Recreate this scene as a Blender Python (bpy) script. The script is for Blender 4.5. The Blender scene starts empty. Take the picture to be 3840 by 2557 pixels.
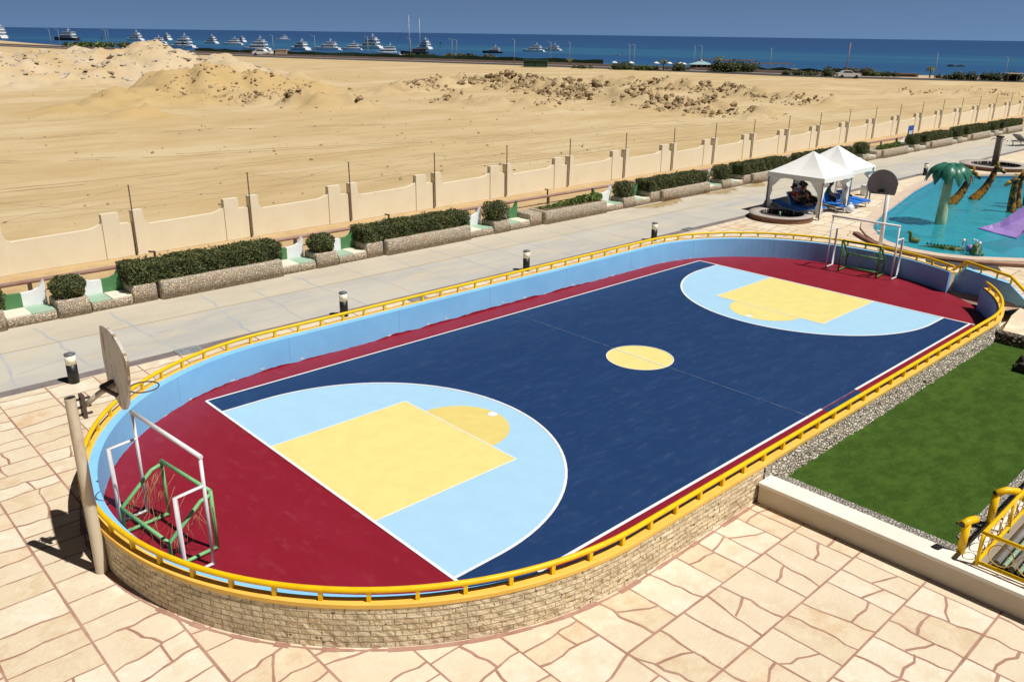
import bpy, bmesh, math, random
from mathutils import Vector, Matrix, Quaternion
random.seed(7)
S = 0.68                      # the place is laid out in units of 0.68 m and scaled to metres at the end
scn = bpy.context.scene
COL = scn.collection
PI = math.pi
rad = math.radians

# ------------------------------------------------------------------ materials
MATS = {}
def mat(name, col, rough=.7, col2=None, ns=2.0, lo=.35, hi=.65, bump=0, bs=12, metal=0, spec=.4,
        stretch=(1, 1, 1), col3=None, ns3=9, lo3=.6, hi3=.7, det=6):
    """Principled material: base colour, a second colour in noise patches, a third in finer specks, noise bump."""
    if name in MATS: return MATS[name]
    m = bpy.data.materials.new(name); m.use_nodes = True
    N, L = m.node_tree.nodes, m.node_tree.links
    b = N['Principled BSDF']
    b.inputs['Base Color'].default_value = (*col, 1); b.inputs['Roughness'].default_value = rough
    b.inputs['Metallic'].default_value = metal; b.inputs['Specular IOR Level'].default_value = spec
    tc = N.new('ShaderNodeTexCoord'); mp = N.new('ShaderNodeMapping'); mp.inputs['Scale'].default_value = stretch
    L.new(tc.outputs['Object'], mp.inputs['Vector'])
    def noise(scale, detail):
        n = N.new('ShaderNodeTexNoise'); n.inputs['Scale'].default_value = scale; n.inputs['Detail'].default_value = detail
        n.inputs['Roughness'].default_value = .68
        L.new(mp.outputs[0], n.inputs['Vector']); return n.outputs['Fac']
    def ramp(fac, a, c):
        r = N.new('ShaderNodeMapRange'); r.inputs['From Min'].default_value = a; r.inputs['From Max'].default_value = c
        L.new(fac, r.inputs['Value']); return r.outputs[0]
    src = None
    def mix(fac, A, B):
        x = N.new('ShaderNodeMix'); x.data_type = 'RGBA'
        L.new(fac, x.inputs[0])
        if isinstance(A, tuple): x.inputs[6].default_value = (*A, 1)
        else: L.new(A, x.inputs[6])
        x.inputs[7].default_value = (*B, 1); return x.outputs[2]
    if col2: src = mix(ramp(noise(ns, det), lo, hi), col, col2)
    if col3: src = mix(ramp(noise(ns3, 8), lo3, hi3), src or col, col3)
    if src is not None: L.new(src, b.inputs['Base Color'])
    if bump:
        bp = N.new('ShaderNodeBump'); bp.inputs['Strength'].default_value = min(bump, 1); bp.inputs['Distance'].default_value = .1 * bump
        L.new(noise(bs, 5), bp.inputs['Height']); L.new(bp.outputs[0], b.inputs['Normal'])
    MATS[name] = m; return m

def pebble_mat(name, ramp_cols, scale, gap=(.10, .08, .06), bump=.8, rough=.85):
    m = bpy.data.materials.new(name); m.use_nodes = True
    N, L = m.node_tree.nodes, m.node_tree.links; b = N['Principled BSDF']; b.inputs['Roughness'].default_value = rough
    tc = N.new('ShaderNodeTexCoord')
    v = N.new('ShaderNodeTexVoronoi'); v.inputs['Scale'].default_value = scale
    e = N.new('ShaderNodeTexVoronoi'); e.feature = 'DISTANCE_TO_EDGE'; e.inputs['Scale'].default_value = scale
    L.new(tc.outputs['Object'], v.inputs['Vector']); L.new(tc.outputs['Object'], e.inputs['Vector'])
    sp = N.new('ShaderNodeSeparateColor'); L.new(v.outputs['Color'], sp.inputs[0])
    r = N.new('ShaderNodeValToRGB'); els = r.color_ramp.elements
    for i, c in enumerate(ramp_cols):
        p = i / (len(ramp_cols) - 1)
        el = els[i] if i < 2 else els.new(p)
        el.position = p; el.color = (*c, 1)
    els[-1].color = (*ramp_cols[-1], 1)
    for i, c in enumerate(ramp_cols):
        els[i].position = i / (len(ramp_cols) - 1)
    for i, c in enumerate(ramp_cols): els[i].color = (*c, 1)
    L.new(sp.outputs[0], r.inputs[0])
    mr = N.new('ShaderNodeMapRange'); mr.inputs['From Min'].default_value = .03; mr.inputs['From Max'].default_value = .13
    L.new(e.outputs[0], mr.inputs[0])
    x = N.new('ShaderNodeMix'); x.data_type = 'RGBA'; L.new(mr.outputs[0], x.inputs[0]); x.inputs[6].default_value = (*gap, 1)
    L.new(r.outputs[0], x.inputs[7]); L.new(x.outputs[2], b.inputs['Base Color'])
    bp = N.new('ShaderNodeBump'); bp.inputs['Strength'].default_value = bump; bp.inputs['Distance'].default_value = .06
    mr2 = N.new('ShaderNodeMapRange'); mr2.inputs['From Max'].default_value = .25; L.new(e.outputs[0], mr2.inputs[0])
    L.new(mr2.outputs[0], bp.inputs['Height']); L.new(bp.outputs[0], b.inputs['Normal'])
    MATS[name] = m; return m

def leaf_mat(name, a, c, rough=.7):
    """leaf colour differs from leaf to leaf (random per island)"""
    m = bpy.data.materials.new(name); m.use_nodes = True
    N, L = m.node_tree.nodes, m.node_tree.links; b = N['Principled BSDF']; b.inputs['Roughness'].default_value = rough
    b.inputs['Specular IOR Level'].default_value = .25
    g = N.new('ShaderNodeNewGeometry'); r = N.new('ShaderNodeValToRGB')
    r.color_ramp.elements[0].color = (*a, 1); r.color_ramp.elements[1].color = (*c, 1)
    L.new(g.outputs['Random Per Island'], r.inputs[0])
    tc = N.new('ShaderNodeTexCoord'); n = N.new('ShaderNodeTexNoise'); n.inputs['Scale'].default_value = 1.4; n.inputs['Detail'].default_value = 4; L.new(tc.outputs['Object'], n.inputs['Vector'])
    q = N.new('ShaderNodeMapRange'); q.inputs['From Min'].default_value = .50; q.inputs['From Max'].default_value = .72; q.inputs['To Max'].default_value = .65; L.new(n.outputs['Fac'], q.inputs[0])
    x = N.new('ShaderNodeMix'); x.data_type = 'RGBA'; L.new(q.outputs[0], x.inputs[0]); L.new(r.outputs[0], x.inputs[6]); x.inputs[7].default_value = (c[0] * 1.15, c[1] * .95, c[2] * .8, 1); L.new(x.outputs[2], b.inputs['Base Color'])
    MATS[name] = m; return m

# ------------------------------------------------------------------ mesh builder
class MB:
    def __init__(s): s.v = []; s.f = []; s.m = []; s.sm = []; s.uv = {}
    def add(s, vs, fs, mi=0, smooth=False):
        o = len(s.v); s.v += [tuple(p) for p in vs]
        for f in fs: s.f.append(tuple(i + o for i in f)); s.m.append(mi); s.sm.append(smooth)
        return o
    def quad(s, a, b, c, d, mi=0): s.add([a, b, c, d], [(0, 1, 2, 3)], mi)
    def box(s, x0, x1, y0, y1, z0, z1, mi=0, M=None, taper=0):
        t = taper
        vs = [(x0, y0, z0), (x1, y0, z0), (x1, y1, z0), (x0, y1, z0), (x0 + t, y0 + t, z1), (x1 - t, y0 + t, z1), (x1 - t, y1 - t, z1), (x0 + t, y1 - t, z1)]
        if M is not None: vs = [M @ Vector(p) for p in vs]
        s.add(vs, [(3, 2, 1, 0), (4, 5, 6, 7), (0, 1, 5, 4), (1, 2, 6, 5), (2, 3, 7, 6), (3, 0, 4, 7)], mi); return s
    def bbox(s, x0, x1, y0, y1, z0, z1, r=.08, mi=0, taper=0, seg=3):
        """box with rounded vertical edges and a softened top edge"""
        def ring(z, ins):
            P = []
            for cx, cy, a0 in ((x1 - r, y0 + r, -PI / 2), (x1 - r, y1 - r, 0), (x0 + r, y1 - r, PI / 2), (x0 + r, y0 + r, PI)):
                for i in range(seg + 1):
                    a = a0 + PI / 2 * i / seg; rr = max(r - ins * .5, .01)
                    qx, qy = cx + rr * math.cos(a), cy + rr * math.sin(a)
                    mx, my = (x0 + x1) / 2, (y0 + y1) / 2
                    qx += -ins * .6 * (1 if qx > mx else -1); qy += -ins * .6 * (1 if qy > my else -1)
                    P.append((qx, qy, z))
            return P
        e = min(r * .6, (z1 - z0) * .4)
        rings = [ring(z0, 0), ring(z1 - e, taper), ring(z1 - e * .3, taper + e * .3), ring(z1, taper + e)]
        n = len(rings[0]); o = s.add([p for R in rings for p in R], [], mi)
        for k in range(3):
            for i in range(n):
                j = (i + 1) % n
                s.f.append((o + k * n + i, o + k * n + j, o + (k + 1) * n + j, o + (k + 1) * n + i)); s.m.append(mi); s.sm.append(True)
        s.f.append(tuple(o + 3 * n + i for i in range(n))); s.m.append(mi); s.sm.append(False)
        s.f.append(tuple(o + i for i in range(n))[::-1]); s.m.append(mi); s.sm.append(False)
        return s
    def tube(s, pts, r, n=8, mi=0, closed=False, caps=True, r2=None):
        P = [Vector(p) for p in pts]; k = len(P); rings = []
        up = None
        for i, p in enumerate(P):
            if closed: d = P[(i + 1) % k] - P[i - 1]
            else: d = P[min(i + 1, k - 1)] - P[max(i - 1, 0)]
            d.normalize()
            if up is None:
                up = Vector((0, 0, 1)) if abs(d.z) < .9 else Vector((1, 0, 0))
            a = d.cross(up)
            if a.length < 1e-4: a = d.cross(Vector((0, 1, 0)))
            a.normalize(); b2 = a.cross(d).normalized(); up = b2
            f = 1.0
            if not closed and 0 < i < k - 1:
                d1 = (P[i] - P[i - 1]).normalized(); d2 = (P[i + 1] - P[i]).normalized()
                f = 1 / max(.5, math.cos(d1.angle(d2) / 2)) if d1.length and d2.length else 1
            rr = r if r2 is None else r + (r2 - r) * i / max(1, k - 1)
            if isinstance(r, (list, tuple)): rr = r[i]
            rings.append([p + (a * math.cos(t) + b2 * math.sin(t)) * rr * f for t in [2 * PI * j / n for j in range(n)]])
        o = s.add([q for R in rings for q in R], [], mi)
        for i in range(k if closed else k - 1):
            i2 = (i + 1) % k
            for j in range(n):
                j2 = (j + 1) % n
                s.f.append((o + i * n + j, o + i * n + j2, o + i2 * n + j2, o + i2 * n + j)); s.m.append(mi); s.sm.append(True)
        if caps and not closed:
            s.f.append(tuple(o + j for j in range(n))[::-1]); s.m.append(mi); s.sm.append(False)
            s.f.append(tuple(o + (k - 1) * n + j for j in range(n))); s.m.append(mi); s.sm.append(False)
        return s
    def lathe(s, prof, n=24, mi=0, c=(0, 0), smooth=True, sx=1, sy=1, caps=True):
        k = len(prof); o = s.add([(c[0] + r * math.cos(2 * PI * j / n) * sx, c[1] + r * math.sin(2 * PI * j / n) * sy, z) for r, z in prof for j in range(n)], [], mi)
        for i in range(k - 1):
            for j in range(n):
                j2 = (j + 1) % n
                s.f.append((o + i * n + j, o + i * n + j2, o + (i + 1) * n + j2, o + (i + 1) * n + j)); s.m.append(mi); s.sm.append(smooth)
        if caps:
            if prof[0][0] > 1e-6: s.f.append(tuple(o + j for j in range(n))[::-1]); s.m.append(mi); s.sm.append(False)
            if prof[-1][0] > 1e-6: s.f.append(tuple(o + (k - 1) * n + j for j in range(n))); s.m.append(mi); s.sm.append(False)
        return s
    def prism(s, poly, z0, z1, mi=0):
        n = len(poly); o = s.add([(x, y, z0) for x, y in poly] + [(x, y, z1) for x, y in poly], [], mi)
        s.f.append(tuple(o + n + i for i in range(n))); s.m.append(mi); s.sm.append(False)
        s.f.append(tuple(o + i for i in range(n))[::-1]); s.m.append(mi); s.sm.append(False)
        for i in range(n):
            j = (i + 1) % n; s.f.append((o + i, o + j, o + n + j, o + n + i)); s.m.append(mi); s.sm.append(False)
        return s
    def plate(s, poly, t, mi=0):
        """flat 3-D polygon given thickness along vector t"""
        t = Vector(t); n = len(poly); o = s.add([Vector(p) for p in poly] + [Vector(p) + t for p in poly], [], mi)
        s.f.append(tuple(o + n + i for i in range(n))); s.m.append(mi); s.sm.append(False)
        s.f.append(tuple(o + i for i in range(n))[::-1]); s.m.append(mi); s.sm.append(False)
        for i in range(n):
            j = (i + 1) % n; s.f.append((o + i, o + j, o + n + j, o + n + i)); s.m.append(mi); s.sm.append(False)
        return s
    def face(s, poly, z, mi=0): s.add([(x, y, z) for x, y in poly], [tuple(range(len(poly)))], mi); return s
    def strip(s, pts, w, z, mi=0):
        for (x0, y0), (x1, y1) in zip(pts, pts[1:]):
            d = math.hypot(x1 - x0, y1 - y0)
            if d < 1e-5: continue
            nx, ny = -(y1 - y0) / d * w / 2, (x1 - x0) / d * w / 2
            s.add([(x0 - nx, y0 - ny, z), (x1 - nx, y1 - ny, z), (x1 + nx, y1 + ny, z), (x0 + nx, y0 + ny, z)], [(0, 1, 2, 3)], mi)
    def ball(s, c, rx, ry, rz, n=10, m=7, mi=0, jit=0, M=None):
        vs = []; 
        for i in range(m + 1):
            t = PI * i / m
            for j in range(n):
                p = 2 * PI * j / n; k = 1 + random.uniform(-jit, jit)
                q = Vector((rx * math.sin(t) * math.cos(p) * k, ry * math.sin(t) * math.sin(p) * k, -rz * math.cos(t) * k))
                if M is not None: q = M @ q
                vs.append(q + Vector(c))
        fs = [(i * n + j, i * n + (j + 1) % n, (i + 1) * n + (j + 1) % n, (i + 1) * n + j) for i in range(m) for j in range(n)]
        s.add(vs, fs, mi, True); return s
    def rock(s, c, r, mi=0, flat=.7):
        """irregular faceted stone"""
        n, m = 6, 4; a0 = random.random() * 6
        vs = []
        for i in range(m + 1):
            t = PI * i / m
            for j in range(n):
                p = a0 + 2 * PI * j / n; k = random.uniform(.7, 1.25)
                vs.append((c[0] + r * math.sin(t) * math.cos(p) * k * random.uniform(.9, 1.3), c[1] + r * math.sin(t) * math.sin(p) * k, c[2] - r * flat * math.cos(t) * k))
        s.add(vs, [(i * n + j, i * n + (j + 1) % n, (i + 1) * n + (j + 1) % n, (i + 1) * n + j) for i in range(m) for j in range(n)], mi)
    def mesh(s, name, mats):
        me = bpy.data.meshes.new(name); me.from_pydata(s.v, [], s.f)
        for m in (mats if isinstance(mats, (list, tuple)) else [mats]): me.materials.append(m)
        me.polygons.foreach_set('material_index', s.m); me.polygons.foreach_set('use_smooth', s.sm)
        me.update(); me.validate(); return me
    def build(s, name, mats, parent=None):
        o = bpy.data.objects.new(name, s.mesh(name, mats)); COL.objects.link(o)
        if parent: o.parent = parent
        return o

def tag(o, label=None, cat=None, group=None, kind=None):
    if label: o['label'] = label
    if cat: o['category'] = cat
    if group: o['group'] = group
    if kind: o['kind'] = kind
    return o
def thing(name, label, cat, loc=(0, 0, 0), rz=0, group=None):
    o = bpy.data.objects.new(name, None); COL.objects.link(o); o.empty_display_size = .3
    o.location = loc; o.rotation_euler = (0, 0, rz); return tag(o, label, cat, group)
def struct(mb, name, mats, cat=None):
    o = mb.build(name, mats); o['kind'] = 'structure'; return o
def solo(mb, name, mats, label, cat, loc=(0, 0, 0), rz=0, group=None, kind=None):
    o = mb.build(name, mats); o.location = loc; o.rotation_euler = (0, 0, rz); return tag(o, label, cat, group, kind)
def dup(root, label, loc, rz=0, scale=None):
    r = root.copy(); COL.objects.link(r); r.location = loc; r.rotation_euler = (0, 0, rz); r['label'] = label
    if scale: r.scale = (scale,) * 3
    for ch in list(root.children):
        c = ch.copy(); COL.objects.link(c); c.parent = r
        for g in list(ch.children):
            d = g.copy(); COL.objects.link(d); d.parent = c
    return r

# ------------------------------------------------------------------ palette
m_navy = mat('navy court paint', (.0075, .035, .118), .55, (.016, .052, .15), 1.1, .48, .82, .1, 60, stretch=(.5, 1.6, 1), col3=(.050, .088, .175), ns3=2.6, lo3=.54, hi3=.95)
m_red = mat('red court paint', (.225, .006, .019), .55, (.26, .012, .03), 1.0, .45, .85, .1, 60, stretch=(1.3, .6, 1), col3=(.29, .05, .06), ns3=2.2, lo3=.55, hi3=.95)
m_lblue = mat('light blue court paint', (.37, .60, .79), .55, (.34, .56, .74), 1.3, .4, .8, .1, 60, col3=(.26, .45, .60), ns3=5, lo3=.68, hi3=.85)
m_yel = mat('pale yellow court paint', (.76, .66, .25), .55, (.71, .59, .21), 1.4, .4, .8, .1, 60, col3=(.52, .42, .14), ns3=6, lo3=.70, hi3=.86)
m_yel2 = mat('ochre yellow court paint', (.72, .59, .20), .55, (.66, .51, .16), 1.4, .4, .8, .1, 60)
m_white = mat('white line paint', (.80, .80, .80), .6, (.62, .62, .64), 3, .5, .8)
m_grey_line = mat('worn line paint', (.16, .20, .30), .6, (.05, .09, .2), 2, .4, .6)
m_wallblue = mat('sky blue wall paint', (.235, .56, .90), .6, (.20, .49, .83), .8, .35, .75, .12, 30, col3=(.5, .66, .8), ns3=2.4, lo3=.70, hi3=.78)
m_rail = mat('yellow rail paint', (.84, .52, .003), .42, (.72, .40, .006), 2.5, .48, .72, spec=.35, col3=(.45, .24, .05), ns3=7, lo3=.70, hi3=.76)
m_coping = mat('orange yellow coping paint', (.84, .50, .09), .6, (.76, .42, .06), 1.6, .4, .8, .2, 40, col3=(.55, .34, .12), ns3=5, lo3=.68, hi3=.8)
m_pave = mat('cream stamped concrete', (.66, .555, .405), .75, (.60, .43, .28), .5, .50, .78, .35, 9, col3=(.86, .77, .60), ns3=1.1, lo3=.5, hi3=.72)
m_joint = mat('pink brown joint', (.32, .165, .115), .85, (.46, .28, .21), 1.2, .35, .7)
m_pathm = mat('pale concrete path', (.505, .475, .415), .85, (.42, .405, .375), .22, .38, .62, .2, 25, stretch=(.6, 1.6, 1), col3=(.56, .48, .36), ns3=.35, lo3=.5, hi3=.7)
m_pathd = mat('sandy path edge', (.64, .52, .35), .9, (.54, .43, .29), .5, .4, .7, .2, 25)
m_gutter = mat('mauve gutter', (.17, .135, .135), .85, (.25, .21, .2), 1.5, .4, .7, .2, 30)
m_blueline = mat('bluish joint filler', (.365, .39, .43), .85, (.47, .45, .405), .7, .4, .65)
m_dirt = mat('bare dirt', (.52, .37, .19), .95, (.42, .29, .15), .8, .4, .7, .5, 8)
m_cream = mat('cream wall render', (.77, .685, .52), .85, (.72, .62, .45), .45, .35, .75, .15, 12, col3=(.66, .50, .31), ns3=.9, lo3=.62, hi3=.85)
m_steel = mat('dark rusty steel', (.07, .05, .045), .6, (.12, .07, .05), 4, .4, .7)
m_pipe = mat('dusty pink pipe', (.30, .17, .145), .7, (.36, .24, .2), 1.3, .4, .7)
m_whitep = mat('white painted metal', (.72, .72, .74), .4, (.58, .57, .58), 3, .5, .8)
m_green = mat('green painted pipe', (.20, .47, .20), .45, (.13, .34, .13), 3, .5, .75)
m_dgreen = mat('dark green painted pipe', (.06, .20, .05), .45, (.25, .42, .16), 2.2, .55, .75)
m_polec = mat('cream rusted pole paint', (.62, .53, .40), .6, (.50, .36, .24), 2.5, .5, .7, stretch=(1, 1, .4))
m_board = mat('weathered board', (.60, .54, .49), .8, (.30, .20, .11), 2.2, .52, .60, .2, 20, stretch=(1, 1, .30), col3=(.15, .10, .05), ns3=3.6, lo3=.60, hi3=.65)
m_boardg = mat('grey board', (.26, .25, .255), .7, (.22, .21, .215), 2, .4, .7)
m_black = mat('black metal', (.012, .012, .012), .45, (.03, .03, .03), 5, .5, .8)
m_lamp = mat('cream lamp lens', (.86, .84, .70), .4)
m_net = mat('frayed orange net cord', (.42, .25, .12), .8)
m_netg = mat('grey green net cord', (.16, .24, .17), .8)
m_drain = mat('grey drain grating', (.30, .32, .33), .6, (.2, .22, .24), 8, .45, .6, .3, 20)
m_pebble = pebble_mat('mixed pebbledash', [(.36, .32, .27), (.74, .60, .42), (.60, .40, .27), (.50, .45, .38), (.78, .66, .49), (.38, .38, .36), (.66, .52, .37)], 10, (.30, .24, .17), .6)
m_cobble = pebble_mat('pale cobble cladding', [(.40, .33, .26), (.66, .60, .50), (.54, .45, .34), (.74, .68, .58), (.46, .40, .32), (.68, .58, .45)], 9.5, (.30, .25, .19), .8)
m_gravel = pebble_mat('grey gravel edging', [(.40, .37, .33), (.58, .54, .48), (.48, .44, .38), (.34, .31, .28)], 11, (.24, .21, .18))
m_seatw = mat('cream seat slab', (.78, .74, .62), .7, (.7, .63, .49), 1.5, .4, .7)
m_seatg = mat('pale green seat slab', (.30, .46, .33), .7, (.38, .5, .38), 1.5, .4, .7)
m_backg = mat('green bench back', (.07, .20, .075), .65, (.10, .25, .10), 2, .4, .7)
m_backw = mat('white bench back', (.80, .80, .82), .65, (.7, .7, .7), 2, .5, .8)
m_soil = mat('planter soil', (.10, .065, .04), .95, (.17, .12, .07), 3)
m_leafd = leaf_mat('hedge leaves', (.026, .038, .012), (.155, .175, .065))
m_leafl = leaf_mat('fresh leaves', (.06, .11, .02), (.17, .24, .05))
m_core = mat('hedge core', (.018, .026, .010), .95)
m_grass = mat('lawn grass', (.033, .072, .009), .95, (.058, .112, .016), 1.6, .40, .62, .5, 22, stretch=(1, 1.5, 1), col3=(.075, .125, .026), ns3=16, lo3=.50, hi3=.70, spec=.1)
m_blade = leaf_mat('grass blades', (.05, .10, .012), (.085, .14, .024), .9)
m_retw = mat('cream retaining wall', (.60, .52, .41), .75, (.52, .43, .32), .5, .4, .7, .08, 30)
m_sand = mat('desert sand', (.53, .395, .215), .95, (.44, .315, .155), .22, .42, .68, .8, 1.1, stretch=(.45, 1.2, 1), col3=(.575, .455, .275), ns3=.06, lo3=.48, hi3=.62)
m_rub = mat('pale rubble with painted shadows', (.50, .38, .22), .95, (.20, .135, .07), .55, .42, .62, .6, 2.5)  # dark brown patches put the shadows among the stones into the colour
m_rubg = mat('grey concrete rubble', (.56, .49, .40), .95, (.40, .34, .28), .5, .4, .7, .6, 2)
m_road = mat('asphalt', (.055, .052, .06), .9, (.075, .07, .075), .3)
m_tentc = mat('white tent canvas', (.80, .80, .78), .7, (.76, .75, .72), .7, .4, .7, .1, 2)
m_lblu = mat('blue lounger cushion', (.012, .16, .62), .6, (.01, .12, .5), 2, .4, .7)
m_lfr = mat('white plastic frame', (.68, .68, .67), .5)
m_skin = mat('skin', (.36, .19, .12), .6)
m_hair = mat('dark hair', (.015, .01, .008), .6)
m_stone = mat('red brown stone rim side', (.16, .075, .05), .85, (.24, .12, .08), 5, .4, .6, .3, 10)
m_rim = mat('grey stone rim', (.42, .37, .33), .8, (.34, .3, .27), 2.5, .4, .7)
m_dark = mat('dark pit lining', (.035, .028, .028), .8, (.06, .05, .05), 2)
m_pool = mat('turquoise pool tile', (.18, .62, .70), .4, (.06, .38, .52), .4, .4, .7)
m_poolw = mat('blue pool wall tile', (.03, .25, .52), .4, (.04, .32, .58), .8, .4, .7)
m_coppool = mat('pink cream pool coping', (.62, .50, .40), .75, (.55, .40, .31), 1.2, .4, .7)
m_palm = mat('green glazed palm leaf', (.018, .115, .075), .38, (.045, .19, .13), 1.6, .4, .7)
m_trunk = mat('pale green palm trunk', (.34, .42, .24), .5, (.48, .52, .32), 3, .4, .6, .2, 8)
m_gir = mat('ochre giraffe paint', (.34, .15, .012), .55, (.03, .016, .006), 1.9, .45, .52, .1, 10)
m_gold = mat('golden horn paint', (.62, .38, .05), .5)
m_purple = mat('purple slide plastic', (.27, .17, .46), .6, (.36, .26, .56), .8, .4, .7)
m_croc = mat('green crocodile paint', (.03, .09, .02), .5, (.06, .09, .02), 2, .4, .6)
m_chrome = mat('steel handrail', (.55, .56, .58), .25, metal=.8)
m_rock = mat('black lava rock', (.028, .024, .021), .95, (.06, .05, .045), 1.5, .4, .7, 1, 4)
m_bamboo = mat('pale green roof tube', (.30, .44, .30), .55, (.38, .5, .36), 2, .4, .7)
m_slat = mat('grey roof tube', (.20, .19, .18), .7, (.27, .26, .24), 2, .4, .7)
m_hull = mat('white gelcoat', (.78, .78, .78), .3)
m_win = mat('dark boat glass', (.03, .045, .07), .15)
m_hulld = mat('dark timber hull', (.04, .03, .035), .5)
m_netfence = mat('dark green fence mesh', (.018, .05, .035), .9, (.03, .07, .045), .3)
m_prom = mat('pink beige promenade wall', (.46, .38, .33), .85, (.38, .31, .27), .4)
m_wood = mat('brown thatch', (.17, .11, .07), .9)
m_teal = mat('pale teal roof', (.28, .42, .44), .6)
m_car = mat('silver car paint', (.62, .66, .72), .25, metal=.2)
m_tyre = mat('tyre rubber', (.015, .015, .016), .8)

def tone_sand():
    N, L = m_sand.node_tree.nodes, m_sand.node_tree.links; b = N['Principled BSDF']; src = b.inputs['Base Color'].links[0].from_socket
    a = N.new('ShaderNodeAttribute'); a.attribute_name = 'tone'; sp = N.new('ShaderNodeSeparateColor'); L.new(a.outputs['Color'], sp.inputs[0])
    for i, c in enumerate(((.53, .42, .285), (.47, .33, .15), (.44, .325, .175))):
        x = N.new('ShaderNodeMix'); x.data_type = 'RGBA'; L.new(sp.outputs[i], x.inputs[0]); L.new(src, x.inputs[6]); x.inputs[7].default_value = (*c, 1); src = x.outputs[2]
    L.new(src, b.inputs['Base Color'])
tone_sand()
# ------------------------------------------------------------------ camera, sky, sun
def setup_camera():
    yaw, pitch, roll, f = .812951, .353668, .0137868, 1910.666
    cy, sy, cp, sp = math.cos(yaw), math.sin(yaw), math.cos(pitch), math.sin(pitch)
    fw = Vector((cy * cp, sy * cp, -sp)); r = Vector((sy, -cy, 0)); u = r.cross(fw)
    cr, sr = math.cos(roll), math.sin(roll)
    r2, u2 = cr * r + sr * u, -sr * r + cr * u
    cam = bpy.data.objects.new('camera', bpy.data.cameras.new('camera')); COL.objects.link(cam)
    M = Matrix((r2, u2, -fw)).transposed().to_4x4(); M.translation = Vector((-10.608, -11.958, 12.367)) * S
    cam.matrix_world = M; cam.data.sensor_width = 36; cam.data.lens = 36 * f / 2355
    cam.data.clip_start = .2; cam.data.clip_end = 80000; scn.camera = cam
setup_camera()

SUN_EL = 60.5; sx, sy_ = .345, -.939
def setup_light():
    w = bpy.data.worlds.new('World'); scn.world = w; w.use_nodes = True
    N, L = w.node_tree.nodes, w.node_tree.links
    bg = N['Background']; bg.inputs['Strength'].default_value = .05
    sk = N.new('ShaderNodeTexSky'); sk.sky_type = 'NISHITA'; sk.sun_disc = False
    sk.sun_elevation = rad(SUN_EL); sk.sun_rotation = math.atan2(sx, sy_)
    sk.ozone_density = 3.0; sk.dust_density = .2; sk.air_density = 1.0; sk.altitude = 0
    # the deep clear sky of the photograph: look a little above the pale horizon band, tint to slate blue
    tc = N.new('ShaderNodeTexCoord'); ad = N.new('ShaderNodeVectorMath'); ad.operation = 'ADD'; ad.inputs[1].default_value = (0, 0, .42)
    nm = N.new('ShaderNodeVectorMath'); nm.operation = 'NORMALIZE'
    L.new(tc.outputs['Generated'], ad.inputs[0]); L.new(ad.outputs[0], nm.inputs[0]); L.new(nm.outputs[0], sk.inputs['Vector'])
    mx = N.new('ShaderNodeMix'); mx.data_type = 'RGBA'; mx.blend_type = 'MULTIPLY'; mx.inputs[0].default_value = 1
    L.new(sk.outputs[0], mx.inputs[6]); mx.inputs[7].default_value = (.86, .88, .86, 1)
    sz = N.new('ShaderNodeSeparateXYZ'); L.new(tc.outputs['Generated'], sz.inputs[0])
    fo = N.new('ShaderNodeMapRange'); fo.inputs['From Min'].default_value = 0; fo.inputs['From Max'].default_value = .26; fo.inputs['To Min'].default_value = 2.15; fo.inputs['To Max'].default_value = .27
    L.new(sz.outputs[2], fo.inputs[0])
    mz = N.new('ShaderNodeMix'); mz.data_type = 'RGBA'; mz.blend_type = 'MULTIPLY'; mz.inputs[0].default_value = 1
    L.new(mx.outputs[2], mz.inputs[6]); L.new(fo.outputs[0], mz.inputs[7]); L.new(mz.outputs[2], bg.inputs['Color'])
    sun = bpy.data.objects.new('sun', bpy.data.lights.new('sun', 'SUN')); COL.objects.link(sun)
    sun.data.energy = 4.7; sun.data.angle = rad(.53); sun.data.color = (1, .965, .90)
    h = math.cos(rad(SUN_EL)); d = Vector((sx * h, sy_ * h, math.sin(rad(SUN_EL))))
    sun.rotation_euler = d.to_track_quat('Z', 'Y').to_euler()
    v = scn.view_settings; v.view_transform = 'Standard'; v.look = 'None'; v.exposure = .12; v.gamma = 1; v.use_curve_mapping = False
setup_light()

def in_poly(x, y, P):
    c = False
    for i in range(len(P)):
        x0, y0 = P[i]; x1, y1 = P[i - 1]
        if (y0 > y) != (y1 > y) and x < (x1 - x0) * (y - y0) / (y1 - y0) + x0: c = not c
    return c
def flat_with_holes(name, outer, holes, z, m, kind='structure'):
    bm = bmesh.new(); ed = []
    for loop in [outer] + holes:
        vs = [bm.verts.new((x, y, z)) for x, y in loop]
        ed += [bm.edges.new((vs[i], vs[(i + 1) % len(vs)])) for i in range(len(vs))]
    bmesh.ops.triangle_fill(bm, use_beauty=True, use_dissolve=False, edges=ed, normal=(0, 0, 1))
    for f in bm.faces:
        if f.normal.z < 0: f.normal_flip()
    me = bpy.data.meshes.new(name); bm.to_mesh(me); bm.free(); me.materials.append(m)
    o = bpy.data.objects.new(name, me); COL.objects.link(o); o['kind'] = kind; return o

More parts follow.
